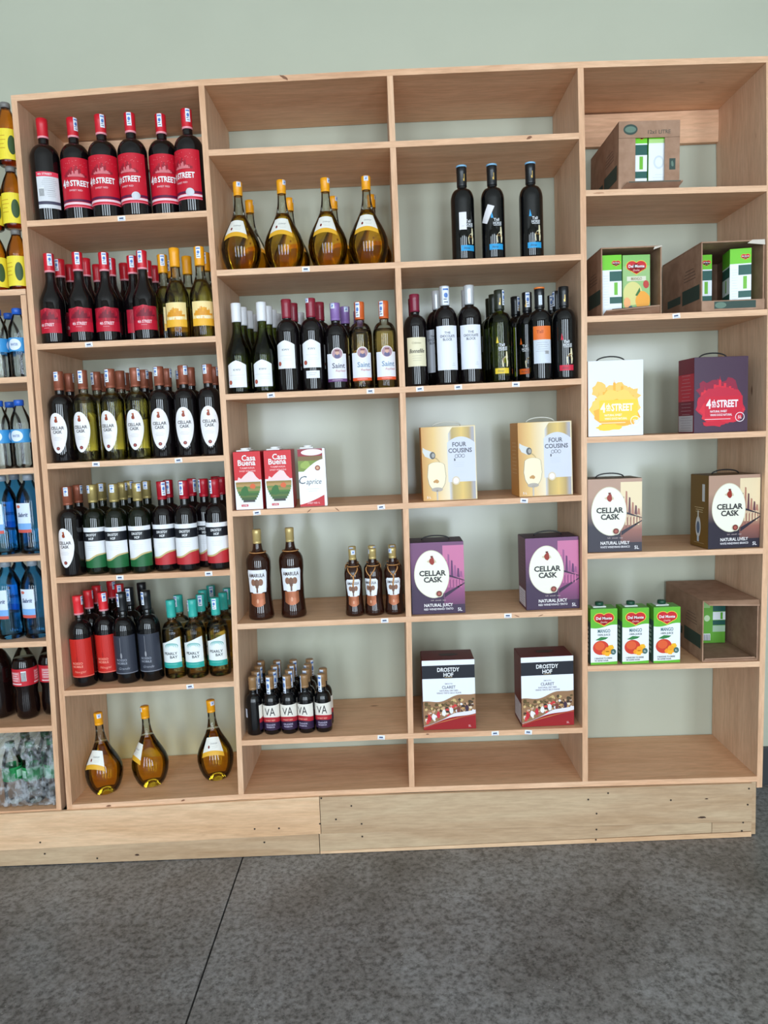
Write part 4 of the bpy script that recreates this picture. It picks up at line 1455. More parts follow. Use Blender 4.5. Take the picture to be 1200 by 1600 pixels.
a.ell(gx, 0.036, 0.018, 0.007, P(170, 160, 150), 5, 10)
a.rect(gx - 0.0025, gx + 0.0025, 0.002, 0.034, P(190, 180, 170), 5)
a.text('5 L', -u + 0.018, 0.012, 0.007, WHITE, 5)
b = side(BW)
b.rect(-BD / 2, BD / 2, 0.001, BH - 0.001, P(206, 140, 64), 0)
lines(b, 0, 0.17, 0.07, 9, 0.012, P(240, 214, 170), 1)
bagbox('cousins', 'golden wine box', BW, BH, BD, P(222, 190, 130), a, b, HCLR, 0.014)


# egg-label boxes
def egg_box(key, sky, body, low, pillars, title, sub, hm, sideart):
    a = flat(BD)
    a.rect(-u, u, 0.001, BH - 0.001, grad(key + '_ground', [(0.0, low), (0.35, low), (0.75, body), (1.0, body)], 2), 0)
    a.rect(0.018, u, 0.030, BH - 0.012, grad(key + '_sky', [(0.0, low), (0.3, pillars[0]), (0.62, sky), (1.0, sky)], 2), 1)
    rn = random.Random(4)
    for i, (x, hgt) in enumerate(((0.026, 0.055), (0.036, 0.072), (0.046, 0.052), (0.056, 0.036), (0.066, 0.026), (0.075, 0.016))):
        a.poly([(x - 0.0045, 0.120), (x + 0.0045, 0.116), (x + 0.003, 0.120 + hgt), (x - 0.002, 0.122 + hgt)], pillars[2] if i % 2 else pillars[1] if not isinstance(pillars[1], tuple) else P(*pillars[1]), 2)
        a.poly([(x - 0.0045, 0.112), (x + 0.0045, 0.109), (x + 0.003, 0.108 - hgt * .6), (x - 0.003, 0.110 - hgt * .7)], P(*pillars[0]), 2)
        a.rect(x - 0.003, x + 0.001, 0.085, 0.112, P(*sky), 3)
    a.poly([(0.018, 0.134), (u, 0.108), (u, 0.106), (0.018, 0.126)], P(*low), 3)
    a.poly([(0.020, 0.066), (u, 0.100), (u, 0.097), (0.020, 0.052)], P(*low), 3)
    ex, ez, w = -0.019, 0.128, 0.0545
    xs = [ex - w * math.cos(math.pi * i / 24) for i in range(25)]
    for k, m_, l in ((1.03, P(214, 206, 180), 4), (1.0, P(236, 232, 216), 5)):
        a.strip([ex + (x - ex) * k for x in xs], lambda x: ez - 0.001 - 0.072 * k * math.sqrt(max(0, 1 - ((x - ex) / (w * k)) ** 2)) + 0.16 * (ex - x) * max(0, 1 - ((x - ex) / (w * k)) ** 2),
                lambda x: ez + 0.078 * k * math.sqrt(max(0, 1 - ((x - ex) / (w * k)) ** 2)), m_, l)
    a.blob(ex + 0.002, 0.173, 0.017, 0.011, P(206, 190, 160), 6, 12, 5, .4)
    a.blob(ex + 0.002, 0.173, 0.0098, 0.0135, P(150, 44, 30), 7, 14, 2, .25)
    a.rect(ex - 0.002, ex + 0.006, 0.184, 0.190, P(110, 36, 30), 8)
    a.text('CELLAR', ex + 0.003, 0.134, 0.0165, P(44, 42, 44), 8, 0.086, 0.034)
    a.text('CASK', ex + 0.004, 0.113, 0.0165, P(44, 42, 44), 8, 0.060, 0.034)
    a.ell(ex + 0.022, 0.0655, 0.0125, 0.0105, P(214, 206, 180), 6, 12)
    a.ell(ex + 0.022, 0.0665, 0.0092, 0.0092, P(112, 42, 40), 8, 12)
    a.ell(ex + 0.022, 0.0665, 0.0052, 0.0052, P(170, 90, 76), 9, 10)
    a.text('Soft · smooth · easy', 0.0, 0.0455, 0.0042, P(190, 170, 170), 8)
    a.text(title, 0.0, 0.0295, 0.0098, P(236, 230, 230), 8, 0.092, 0.024)
    a.text(sub, 0.0, 0.0165, 0.0064, P(226, 220, 224), 8, 0.094, 0.02)
    a.text('5L', u - 0.017, 0.0135, 0.0105, P(236, 232, 236), 8, None, 0.012)
    bagbox(key, 'x', BW, BH, BD, mat(key + '_card', low if key == 'juicy' else (88, 66, 40), 0.45), a, sideart, hm, 0.013)


b = side(BW)
b.rect(-BD / 2, BD / 2, 0.001, BH - 0.001, P(96, 44, 66), 0)
b.rect(-0.050, 0.046, 0.008, 0.062, P(222, 216, 226), 1)
lines(b, 0, 0.052, 0.08, 6, 0.008, P(120, 110, 130), 2)
lines(b, 0.01, 0.18, 0.07, 6, 0.012, P(140, 80, 104), 1)
egg_box('juicy', (196, 110, 150), (112, 64, 104), (54, 30, 62), ((140, 70, 116), P(96, 50, 96), P(150, 84, 130)), 'NATURAL JUICY', 'RED WINE/VINHO TINTO', HBLK, b)
b = side(BW)
b.rect(-BD / 2, BD / 2, 0.001, BH - 0.001, P(116, 84, 34), 0)
b.rect(0.018, 0.034, 0.150, 0.205, P(206, 206, 206), 1)
lines(b, 0, 0.128, 0.06, 3, 0.007, P(226, 206, 160), 1, 0.0014)
b.ell(-0.006, 0.066, 0.016, 0.034, P(206, 206, 206), 1, 14)
b.ell(-0.006, 0.064, 0.010, 0.020, P(90, 104, 130), 2, 14)
b.rect(-0.010, -0.002, 0.094, 0.118, P(214, 210, 200), 2)
b.rect(-0.012, 0.0, 0.018, 0.034, P(190, 204, 220), 2)
lines(b, 0.0, 0.014, 0.07, 1, 0.007, P(200, 180, 140), 1)
egg_box('lively', (230, 208, 170), (176, 140, 120), (42, 36, 50), ((150, 96, 84), P(104, 64, 70), P(176, 120, 100)), 'NATURAL LIVELY', 'WHITE WINE/VINHO BRANCO', HBLK, b)

# claret box with banquet scene
a = flat(BD)
a.rect(-u, u, 0.001, BH - 0.001, P(232, 234, 242), 0)
a.rect(-u, u, 0.172, 0.216, P(16, 20, 32), 1)
a.text('DROSTDY', 0.0, 0.2015, 0.0130, WHITE, 4, 0.072, 0.022)
a.text('HOF', 0.0, 0.1845, 0.0130, WHITE, 4, 0.032, 0.022)
a.rect(-0.012, 0.012, 0.1755, 0.1765, P(200, 170, 110), 3)
a.text('SMOOTH', 0.0, 0.154, 0.0042, P(140, 140, 150), 4)
a.text('CLARET', 0.0, 0.1425, 0.0098, P(70, 70, 84), 4, 0.044, 0.006)
a.text('NATURAL DRY RED', 0.0, 0.1310, 0.0050, P(120, 110, 120), 4, 0.060)
a.text('VINHO TINTO SECO SUAVE', 0.0, 0.1230, 0.0050, P(120, 110, 120), 4, 0.080)
xs = [-u + 2 * u * i / 24 for i in range(25)]
wv = lambda x: 0.092 + 0.026 * (0.5 + 0.5 * math.tanh(x / 0.05)) + 0.004 * math.sin(x * 60) + 0.10 * max(0, x - 0.04)
lo = lambda x: 0.036 + 0.020 * (x / u) + 0.004 * math.cos(x * 40)
a.strip(xs, 0.001, wv, P(150, 112, 80), 1)
rn = random.Random(11)
for i in range(150):
    x = rn.uniform(-u * .97, u * .97)
    t = rn.random()
    z = lo(x) + 0.006 + (wv(x) - lo(x) - 0.014) * t
    r = rn.uniform(0.0035, 0.008)
    if abs(x) + r > u - .001:
        continue
    colr = rn.choice([(226, 206, 180), (196, 150, 96), (92, 60, 40), (60, 42, 34), (206, 60, 60), (150, 96, 60), (232, 226, 226)] if t < .6 else [(92, 74, 40), (120, 96, 60), (206, 176, 120), (70, 56, 36)])
    a.blob(x, z, r, r * rn.uniform(.6, 1.1), P(*colr), 1.3 + i * .035, 9, i, .4)
for i, (x, c1) in enumerate(((-0.066, (190, 40, 50)), (-0.052, (236, 230, 236)), (-0.036, (200, 46, 60)), (-0.018, (236, 232, 240)), (0.006, (226, 226, 232)), (0.030, (120, 60, 50)), (0.058, (60, 40, 60)))):
    a.blob(x, lo(x) + 0.022, 0.007, 0.013, P(*c1), 7, 10, i, .25)
    a.ell(x, lo(x) + 0.039, 0.0034, 0.0042, P(206, 160, 130), 8, 8)
a.strip(xs, lambda x: lo(x), lambda x: lo(x) + 0.012 * (0.5 + .5 * math.tanh((x - .0) * 60)) + 0.001, P(226, 222, 232), 8)
a.strip(xs, 0.001, lo, P(150, 24, 30), 9)
a.strip(xs, lambda x: lo(x) - 0.006 - 0.003 * math.cos(x * 50), lambda x: lo(x) - 0.004 - 0.002 * math.cos(x * 50), P(196, 120, 70), 10)
a.text('5L', u - 0.020, 0.011, 0.0065, P(230, 180, 180), 11)
b = side(BW)
b.rect(-BD / 2, BD / 2, 0.001, BH - 0.001, P(104, 30, 34), 0)
b.rect(-0.05, 0.048, 0.01, 0.075, P(214, 206, 210), 1)
lines(b, 0, 0.066, 0.08, 7, 0.008, P(120, 110, 120), 2)
bagbox('claret', 'x', BW, BH, BD, P(96, 26, 32), a, b, None, 0)
ar = Art(lambda x, z, l: (x, z, BH + 0.0003 + 0.0002 * l))
ar.blob(0.004, 0.0, 0.036, 0.018, P(44, 16, 22), 0, 14, 3, .3)
ar.rect(-0.020, 0.028, -0.004, 0.004, HBLK, 1)
KIND['claret']['parts'].append(('handle_slot', ar.build('handle_slot'), 'dark handle slot in the top'))

# splash boxes
def splash(key, ground, c1, c2, c3, c4, ink, body, sd):
    a = flat(BD)
    a.rect(-u, u, 0.001, BH - 0.001, ground, 0)
    rn = random.Random(sd)
    for i in range(9):
        a.blob(rn.uniform(-0.050, 0.050), rn.uniform(0.10, 0.150), 0.034, 0.030, c3, 0.3 + i * .25, 14, sd + i, .45)
    skyline(a, -0.004, 0.110, 0.120, 0.062, c2, 2.7, sd, 15)
    a.blob(-0.002, 0.085, 0.084, 0.062, c1, 3, 30, sd, .18)
    a.blob(0.004, 0.068, 0.078, 0.048, c2, 4, 24, sd + 2, .22)
    a.rect(-u * 0.60, u * .80, 0.048, 0.112, c4, 5)
    a.blob(-0.02, 0.028, 0.045, 0.012, c4, 5, 16, sd + 4, .4)
    a.text('4', -0.040, 0.089, 0.028, ink, 7, 0.0155, 0.03)
    a.text('th', -0.0235, 0.0925, 0.018, ink, 7, 0.0135, 0.028)
    a.rect(-0.030, -0.017, 0.0785, 0.081, ink, 7)
    a.text('STREET', 0.020, 0.089, 0.0215, ink, 7, 0.068, 0.034)
    a.text('NATURAL SWEET', -0.008, 0.0655, 0.0065, ink, 7, 0.054, 0.02)
    a.text('VINHO DOCE NATURAL', 0.0, 0.0545, 0.0065, ink, 7, 0.070, 0.02)
    a.rect(-0.052, 0.030, 0.0405, 0.0420, ink, 7)
    for k in range(16):
        q0, q1 = 2 * math.pi * k / 16, 2 * math.pi * (k + 1) / 16
        a.poly([(0.060 + r * math.cos(q), 0.046 + r * math.sin(q)) for r, q in ((.0150, q0), (.0150, q1), (.0130, q1), (.0130, q0))], ink, 7)
    a.text('5L', 0.060, 0.046, 0.009, ink, 7)
    b = side(BW)
    b.rect(-BD / 2, BD / 2, 0.001, BH - 0.001, sdp[0], 0)
    b.rect(-BD / 2, BD / 2, 0.10, 0.185, sdp[1], 1)
    lines(b, 0, 0.18, 0.08, 12, 0.011, sdp[2], 2)
    b.rect(-0.052, 0.050, 0.004, 0.055, P(186, 184, 190), 2)
    lines(b, 0, 0.048, 0.09, 6, 0.008, P(110, 104, 120), 3)
    bagbox(key, 'x', BW, BH, BD, body, a, b, HBLK, 0.016)
    m_ = KIND[key]['parts'][1][1]
    for q in m_.materials:
        q.node_tree.nodes['Principled BSDF'].inputs['Roughness'].default_value = 0.4


sdp = (P(236, 178, 70), P(240, 150, 50), P(250, 230, 200))
splash('white_street', mat('gloss_white_card', (222, 224, 230), 0.25), P(244, 200, 90), P(240, 170, 40), P(238, 190, 90), P(246, 200, 40), P(250, 240, 214), P(236, 236, 240), 3)
sdp = (P(120, 24, 50), P(196, 40, 62), P(196, 160, 170))
splash('red_street', mat('gloss_purple_card', (58, 24, 54), 0.3), P(190, 26, 56), P(214, 34, 56), P(140, 24, 56), P(200, 20, 50), P(240, 226, 232), P(60, 28, 60), 6)
for k in ('cousins', 'juicy', 'lively', 'claret', 'white_street', 'red_street'):
    KIND[k]['d'] = BD
px_box('cousins', 'd4', 'golden wine box with pouring glass, nearer the centre divider', 662.6, 745.3, 783, 0.022)
px_box('cousins', 'd4', 'golden wine box with pouring glass, beside the right column', 811, 893, 777, 0.022, R_(3))
px_box('juicy', 'd5', 'purple egg-label wine box beside the small liqueur bottles', 643.5, 724.8, 956, 0.020)
px_box('juicy', 'd5', 'purple egg-label wine box beside the right column', 821.5, 906.5, 953, 0.022, R_(2))
px_box('claret', 'd6', 'white and red claret box with banquet scene, left of the pair', 662.5, 743.7, 1141, 0.022)
px_box('claret', 'd6', 'white and red claret box with banquet scene, right of the pair', 813.7, 897, 1136, 0.022, R_(2))
px_box('white_street', 'c3', 'white wine box with yellow paint splashes in the right column', 918.6, 1005.6, 680, 0.012)
px_box('red_street', 'c3', 'purple wine box with red paint splashes in the right column', 1080, 1169, 674, 0.020, R_(3))
px_box('lively', 'c4', 'brown egg-label wine box against the left side of its shelf', 918.5, 1003, 861, 0.012)
px_box('lively', 'c4', 'brown egg-label wine box against the right side of its shelf', 1104, 1188, 856, 0.012, R_(6))

# ------------------------------------------------------------------ drink cartons
CW, CH, CD = 0.0860, 0.184, 0.062


def carton(key, name, desc, body, front, lside, capm, group, cat='carton', cx=-0.008, w=CW, h=CH, d=CD, rside=None):
    parts = [('pack', boxmesh('pack', -w / 2, w / 2, -d / 2, d / 2, 0, h, body, 0.0018), None), ('front_print', front.build('front_print'), 'printed front panel')]
    if lside:
        parts.append(('side_print', lside.build('side_print'), 'printed side panel'))
    if capm:
        fl = boxmesh('spout', cx - 0.022, cx + 0.020, -0.016, 0.016, h + 0.0003, h + 0.0045, capm[1], 0.001)
        parts.append(('spout', fl, None))
        ch = 0.0115 if name == 'juice_carton' else 0.0060
        cp = lathe('cap', [(0.0125, 0.0), (0.0135, 0.001), (0.0135, ch - .0015), (0.0120, ch), (0, ch)], capm[0], 16)
        cp.transform(Matrix.Translation((cx + 0.002, 0, h + 0.0048)))
        parts.append(('cap', cp, None))
    kind(key, name, desc, cat, w / 2, parts, group)
    KIND[key]['d'] = d
    KIND[key]['w'] = w


GRN = P(96, 176, 40)
DGR = P(30, 84, 76)
a = flat(CD)
u2 = CW / 2
a.rect(-u2, u2, 0.001, CH - 0.001, P(232, 234, 236), 0)
xs = [-u2 + 2 * u2 * i / 14 for i in range(15)]
a.strip(xs, lambda x: 0.124 + 0.10 * max(0, x) + 0.004 * math.sin(x * 60), CH - 0.001, GRN, 1)
a.strip(xs, 0.001, lambda x: 0.008 + 0.05 * max(0, x), GRN, 1)


def emblem(a, cx, cz, s, l):
    for k, m_ in ((1.12, P(236, 196, 60)), (1.0, P(200, 24, 34))):
        a.ell(cx - 0.014 * s, cz + 0.004 * s, 0.017 * s * k, 0.0145 * s * k, m_, l, 12)
        a.ell(cx + 0.014 * s, cz + 0.004 * s, 0.017 * s * k, 0.0145 * s * k, m_, l, 12)
        a.poly([(cx - 0.028 * s * k, cz - 0.004 * s), (cx, cz - 0.021 * s * k), (cx + 0.028 * s * k, cz - 0.004 * s), (cx, cz + 0.012 * s)], m_, l)
        a.ell(cx, cz - 0.004 * s, 0.014 * s * k, 0.014 * s * k, m_, l, 10)
        l += 1
    a.text('Del Monte', cx, cz + 0.003 * s, 0.0088 * s, WHITE, l + 1, 0.050 * s, 0.02)
    a.text('Quality', cx, cz - 0.009 * s, 0.0058 * s, P(246, 200, 190), l + 1, 0.022 * s, 0.0, 0.3)


emblem(a, 0.0, 0.150, 1.02, 2)
a.text('MANGO', 0.0, 0.1115, 0.0115, P(70, 110, 116), 6, 0.040, 0.012)
a.text('100% JUICE', 0.0, 0.0985, 0.0060, P(60, 80, 84), 6, 0.040, 0.01)
a.ell(-0.010, 0.056, 0.026, 0.0235, P(206, 56, 34), 3, 14)
a.ell(-0.014, 0.062, 0.016, 0.014, P(222, 90, 44), 4, 12)
a.poly([(-0.028, 0.082), (-0.010, 0.092), (0.014, 0.090), (0.006, 0.084), (-0.012, 0.080)], P(44, 122, 60), 5)
for i, (x, z) in enumerate(((0.002, 0.040), (0.012, 0.050), (0.020, 0.042), (0.010, 0.037), (0.022, 0.056))):
    a.blob(x, z, 0.011, 0.010, P(244, 150 + 8 * i, 30), 6 + i % 2, 6, i, .15)
a.ell(0.030, 0.042, 0.0085, 0.0095, P(60, 100, 92), 9, 12)
a.text('1L', 0.030, 0.042, 0.006, WHITE, 11)
a.text('5 REASONS TO DRINK', -0.002, 0.0215, 0.0052, P(50, 60, 60), 6, 0.058)
a.text('NO ADDED SUGAR', -0.008, 0.0140, 0.0052, P(50, 60, 60), 6, 0.044)


def juice_side(w, d):
    b = side(w)
    b.rect(-d / 2, d / 2, 0.001, CH - 0.001, P(226, 230, 234), 0)
    b.rect(-d / 2, d / 2, 0.134, CH - 0.001, GRN, 1)
    b.rect(-d / 2, d / 2, 0.100, 0.130, DGR, 1)
    b.rect(-d / 2, d / 2, 0.030, 0.050, DGR, 1)
    b.rect(-0.006, 0.006, 0.058, 0.096, P(120, 180, 60), 2)
    return b


sb = Art(lambda x, z, l: (-CW / 2 - 0.0004 - 0.0002 * l, -x, z))
sb.rect(-CD / 2, CD / 2, 0.001, CH - 0.001, P(70, 96, 92), 0)
sb.rect(-CD / 2, CD / 2, 0.140, CH - 0.001, GRN, 1)
tv, tf = glyphs('BONANZA', 0.02, 0)
for i in range(7):
    sb.rect(-0.012, 0.012, 0.028 + i * 0.014, 0.037 + i * 0.014, P(226, 230, 230), 1)
carton('mango', 'juice_carton', 'x', P(90, 160, 50), a, sb, (P(24, 70, 50), P(206, 210, 206)), 'mango juice cartons in a row')
for i, (xl, xr, w_) in enumerate(((923, 963.5, 'leftmost of three'), (972, 1013, 'middle one of three'), (1021.5, 1061, 'nearest the cardboard box'))):
    px_box('mango', 'c5', 'green and white mango juice carton, ' + w_, xl, xr, 1034, 0.010, R_(1.5))

# narrow side of a juice carton turned to the front, and a fruit-print front
a = flat(CW)
w_ = CD / 2
a.rect(-w_, w_, 0.001, CH - 0.001, P(230, 234, 238), 0)
a.rect(-w_, w_, 0.138, CH - 0.001, P(110, 196, 30), 1)
a.rect(-w_ * .2, w_, 0.104, 0.134, DGR, 1)
a.rect(-w_ * .2, w_, 0.036, 0.056, DGR, 1)
a.rect(w_ * .25, w_ * .6, 0.062, 0.100, P(110, 180, 50), 1)
emblem(a, w_ * .45, 0.158, 0.42, 2)
lines(a, -w_ * .55, 0.12, 0.02, 12, 0.008, P(196, 200, 206), 2)
carton('juice_side', 'juice_carton', 'x', P(104, 180, 44), a, juice_side(CD, CW), None, 'juice cartons in open boxes', w=CD, d=CW)
a = flat(CW)
a.rect(-w_, w_, 0.001, CH - 0.001, P(230, 234, 238), 0)
a.rect(-w_, w_, 0.150, CH - 0.001, P(110, 196, 30), 1)
a.rect(-w_, w_, 0.138, 0.150, P(176, 214, 130), 1)
a.ell(0, 0.082, 0.016, 0.020, P(206, 214, 220), 1, 12)
a.ell(0, 0.082, 0.011, 0.014, P(228, 232, 236), 2, 12)
lines(a, 0, 0.045, 0.036, 4, 0.008, P(196, 202, 208), 2)
a.rect(w_ * .88, w_, 0.04, 0.135, DGR, 2)
carton('juice_plain', 'juice_carton', 'x', P(104, 180, 44), a, None, None, 'juice cartons in open boxes', w=CD, d=CW)
a = flat(CD)
a.rect(-u2, u2, 0.001, CH - 0.001, P(96, 160, 50), 0)
a.rect(0.0, u2, 0.112, 0.150, DGR, 1)
a.rect(0.0, u2, 0.082, 0.110, P(226, 230, 232), 1)
a.rect(0.026, 0.034, 0.084, 0.108, P(96, 170, 50), 2)
a.rect(0.0, u2, 0.064, 0.080, DGR, 1)
a.rect(0.0, u2, 0.040, 0.062, P(170, 196, 170), 1)
a.ell(-0.020, 0.088, 0.010, 0.011, P(190, 214, 170), 1, 12)
a.rect(-0.034, -0.010, 0.125, 0.145, P(150, 190, 120), 1)
barcode(a, -0.036, 0.010, 0.028, 0.024)
carton('juice_back', 'juice_carton', 'x', P(90, 150, 44), a, None, None, 'juice cartons in open boxes')
a = flat(CD)
a.rect(-u2, u2, 0.001, CH - 0.001, P(150, 186, 120), 0)
a.rect(-u2, u2, 0.150, CH - 0.001, P(130, 186, 100), 1)
emblem(a, 0.0, 0.146, 1.0, 2)
a.rect(-0.030, 0.030, 0.104, 0.118, P(214, 214, 190), 2)
a.text('MANGO', 0, 0.111, 0.009, P(150, 130, 100), 6, 0.034)
a.ell(-0.012, 0.066, 0.030, 0.036, P(214, 206, 130), 2, 14)
a.blob(0.018, 0.044, 0.026, 0.030, P(236, 160, 50), 3, 14, 4, .2)
a.blob(-0.030, 0.036, 0.012, 0.020, P(240, 170, 110), 4, 10, 4, .2)
a.poly([(-0.004, 0.060), (0.010, 0.084), (0.012, 0.072), (0.002, 0.058)], P(50, 110, 50), 5)
a.blob(0.030, 0.092, 0.010, 0.014, P(190, 60, 50), 4, 10, 4, .2)
a.blob(-0.018, 0.020, 0.012, 0.009, P(60, 90, 110), 5, 9, 2, .4)
carton('fruit', 'juice_carton', 'x', P(120, 176, 80), a, None, None, 'juice cartons in open boxes')

# red-wine cartons
def wine_carton(key, a, body, sd):
    carton(key, 'wine_carton', 'x', body, a, sd, (mat('white_cap', (236, 236, 236), 0.4), mat('white_cap', (236, 236, 236), 0.4)), 'one-litre wine cartons', cx=-0.014)


a = flat(CD)
a.rect(-u2, u2, 0.001, CH - 0.001, P(232, 234, 238), 0)
xs = [-u2 + 2 * u2 * i / 14 for i in range(15)]
a.rect(-u2, u2, 0.094, CH - 0.001, P(206, 30, 40), 1)
a.poly([(-0.036, 0.088), (-0.030, 0.104), (-0.022, 0.098), (-0.012, 0.108), (0.006, 0.122), (0.018, 0.118), (0.026, 0.104), (0.040, 0.090)], P(236, 206, 206), 2)
for i in range(9):
    z = 0.088 - i * 0.007
    hw = 0.040 * (1 - (i / 11) ** 2)
    a.strip([-hw + 2 * hw * k / 8 for k in range(9)], z - 0.008, z, P(*((150, 120, 60), (176, 140, 84), (110, 130, 60), (140, 130, 70), (80, 120, 50), (60, 100, 46), (90, 110, 50), (60, 90, 44), (64, 60, 60))[i]), 3 + i % 2)
a.blob(-0.012, 0.058, 0.016, 0.018, P(50, 104, 44), 5, 12, 2, .3)
a.blob(0.014, 0.074, 0.010, 0.010, P(214, 96, 50), 5, 10, 3, .3)
a.text('Casa', 0.006, 0.164, 0.0175, WHITE, 6, 0.044, 0.02)
a.text('Buena', -0.001, 0.149, 0.0175, WHITE, 7, 0.056, 0.02)
a.text('TAMPARIA', 0.0, 0.132, 0.0055, P(246, 190, 190), 6, 0.048)
a.text('SWEET RED WINE', 0.0, 0.1225, 0.0048, P(246, 190, 190), 6, 0.052)
a.rect(-0.026, -0.004, 0.010, 0.017, P(200, 40, 60), 3)
a.text('1 LITRE', -0.015, 0.0135, 0.004, WHITE, 6, 0.016)
b = side(CW)
b.rect(-CD / 2, CD / 2, 0.001, CH - 0.001, P(170, 24, 34), 0)
lines(b, 0, .15, .04, 8, .01, P(230, 200, 200), 1)
wine_carton('casa', a, P(178, 30, 40), b)
a = flat(CD)
a.rect(-u2, u2, 0.001, CH - 0.001, P(236, 238, 240), 0)
a.rect(-u2, u2 - 0.008, 0.160, CH - 0.001, P(150, 30, 46), 1)
a.ell(0.002, 0.172, 0.034, 0.010, P(236, 220, 222), 2, 14)
a.rect(-u2, u2 - 0.008, 0.112, 0.160, P(120, 140, 60), 1)
a.rect(-u2, u2 - 0.008, 0.146, 0.160, P(120, 96, 56), 2)
a.blob(-0.02, 0.132, 0.02, 0.014, P(150, 170, 80), 2, 12, 2, .3)
xs = [-u2 + (2 * u2 - 0.008) * i / 16 for i in range(17)]
a.strip(xs, lambda x: 0.004 + 0.04 * (0.5 + 0.5 * x / u2) ** 1.5, lambda x: 0.100 + 0.050 * math.sin((x / u2 + 1) * math.pi / 4) ** 1.2, P(238, 240, 242), 3)
a.strip(xs, 0.001, lambda x: 0.008 + 0.032 * (0.5 + 0.5 * x / u2) ** 1.4, P(190, 30, 40), 4)
a.ell(0.018, 0.122, 0.0085, 0.0085, P(150, 80, 56), 5, 10)
a.ell(0.018, 0.122, 0.0045, 0.0045, P(210, 160, 130), 6, 8)
a.text('C', -0.030, 0.086, 0.025, P(70, 72, 84), 6, None, 0.0, 0.3)
a.text('aprice', 0.004, 0.080, 0.017, P(70, 72, 84), 6, 0.048, 0.0, 0.3)
lines(a, 0.0, 0.056, 0.045, 2, 0.007, P(190, 190, 200), 5)
a.text('SWEET RED 1L', 0.0, 0.0115, 0.0055, P(240, 200, 200), 7, 0.040)
wine_carton('caprice', a, P(214, 214, 218), None)
px_box('casa', 'b4', 'red wine carton with vineyard picture, against the left side', 370.5, 412.4, 797, 0.012, R_(-3))
px_box('casa', 'b4', 'red wine carton with vineyard picture, in the middle of three cartons', 417.5, 459.5, 795, 0.010, R_(-1))
px_box('caprice', 'b4', 'white wine carton with green landscape and red foot', 469, 511, 789, 0.022, R_(2))
px_box('casa', 'b4', 'red wine carton standing behind the middle carton', 421, 461, 791, 0.078, R_(2))
px_box('casa', 'b4', 'red wine carton standing behind the leftmost carton', 376, 414, 793, 0.080, R_(-2))

# ------------------------------------------------------------------ open cardboard boxes
CARD = mat('corrugated_card', (158, 122, 98), 0.75)
nt = CARD.node_tree
_tc = N(nt, 'ShaderNodeTexCoord')
_n = N(nt, 'ShaderNodeTexNoise', Scale=30.0, Detail=4.0)
nt.links.new(_tc.outputs['Object'], _n.inputs['Vector'])
_r = ramp(nt, [(0.3, (148, 112, 88)), (0.7, (168, 132, 108))])
nt.links.new(_n.outputs['Fac'], _r.inputs[0])
nt.links.new(_r.outputs[0], nt.nodes['Principled BSDF'].inputs['Base Color'])
CGRN = mat('box_green_print', (44, 66, 58), 0.6)
TAPE = mat('clear_tape', (206, 196, 184), 0.2)


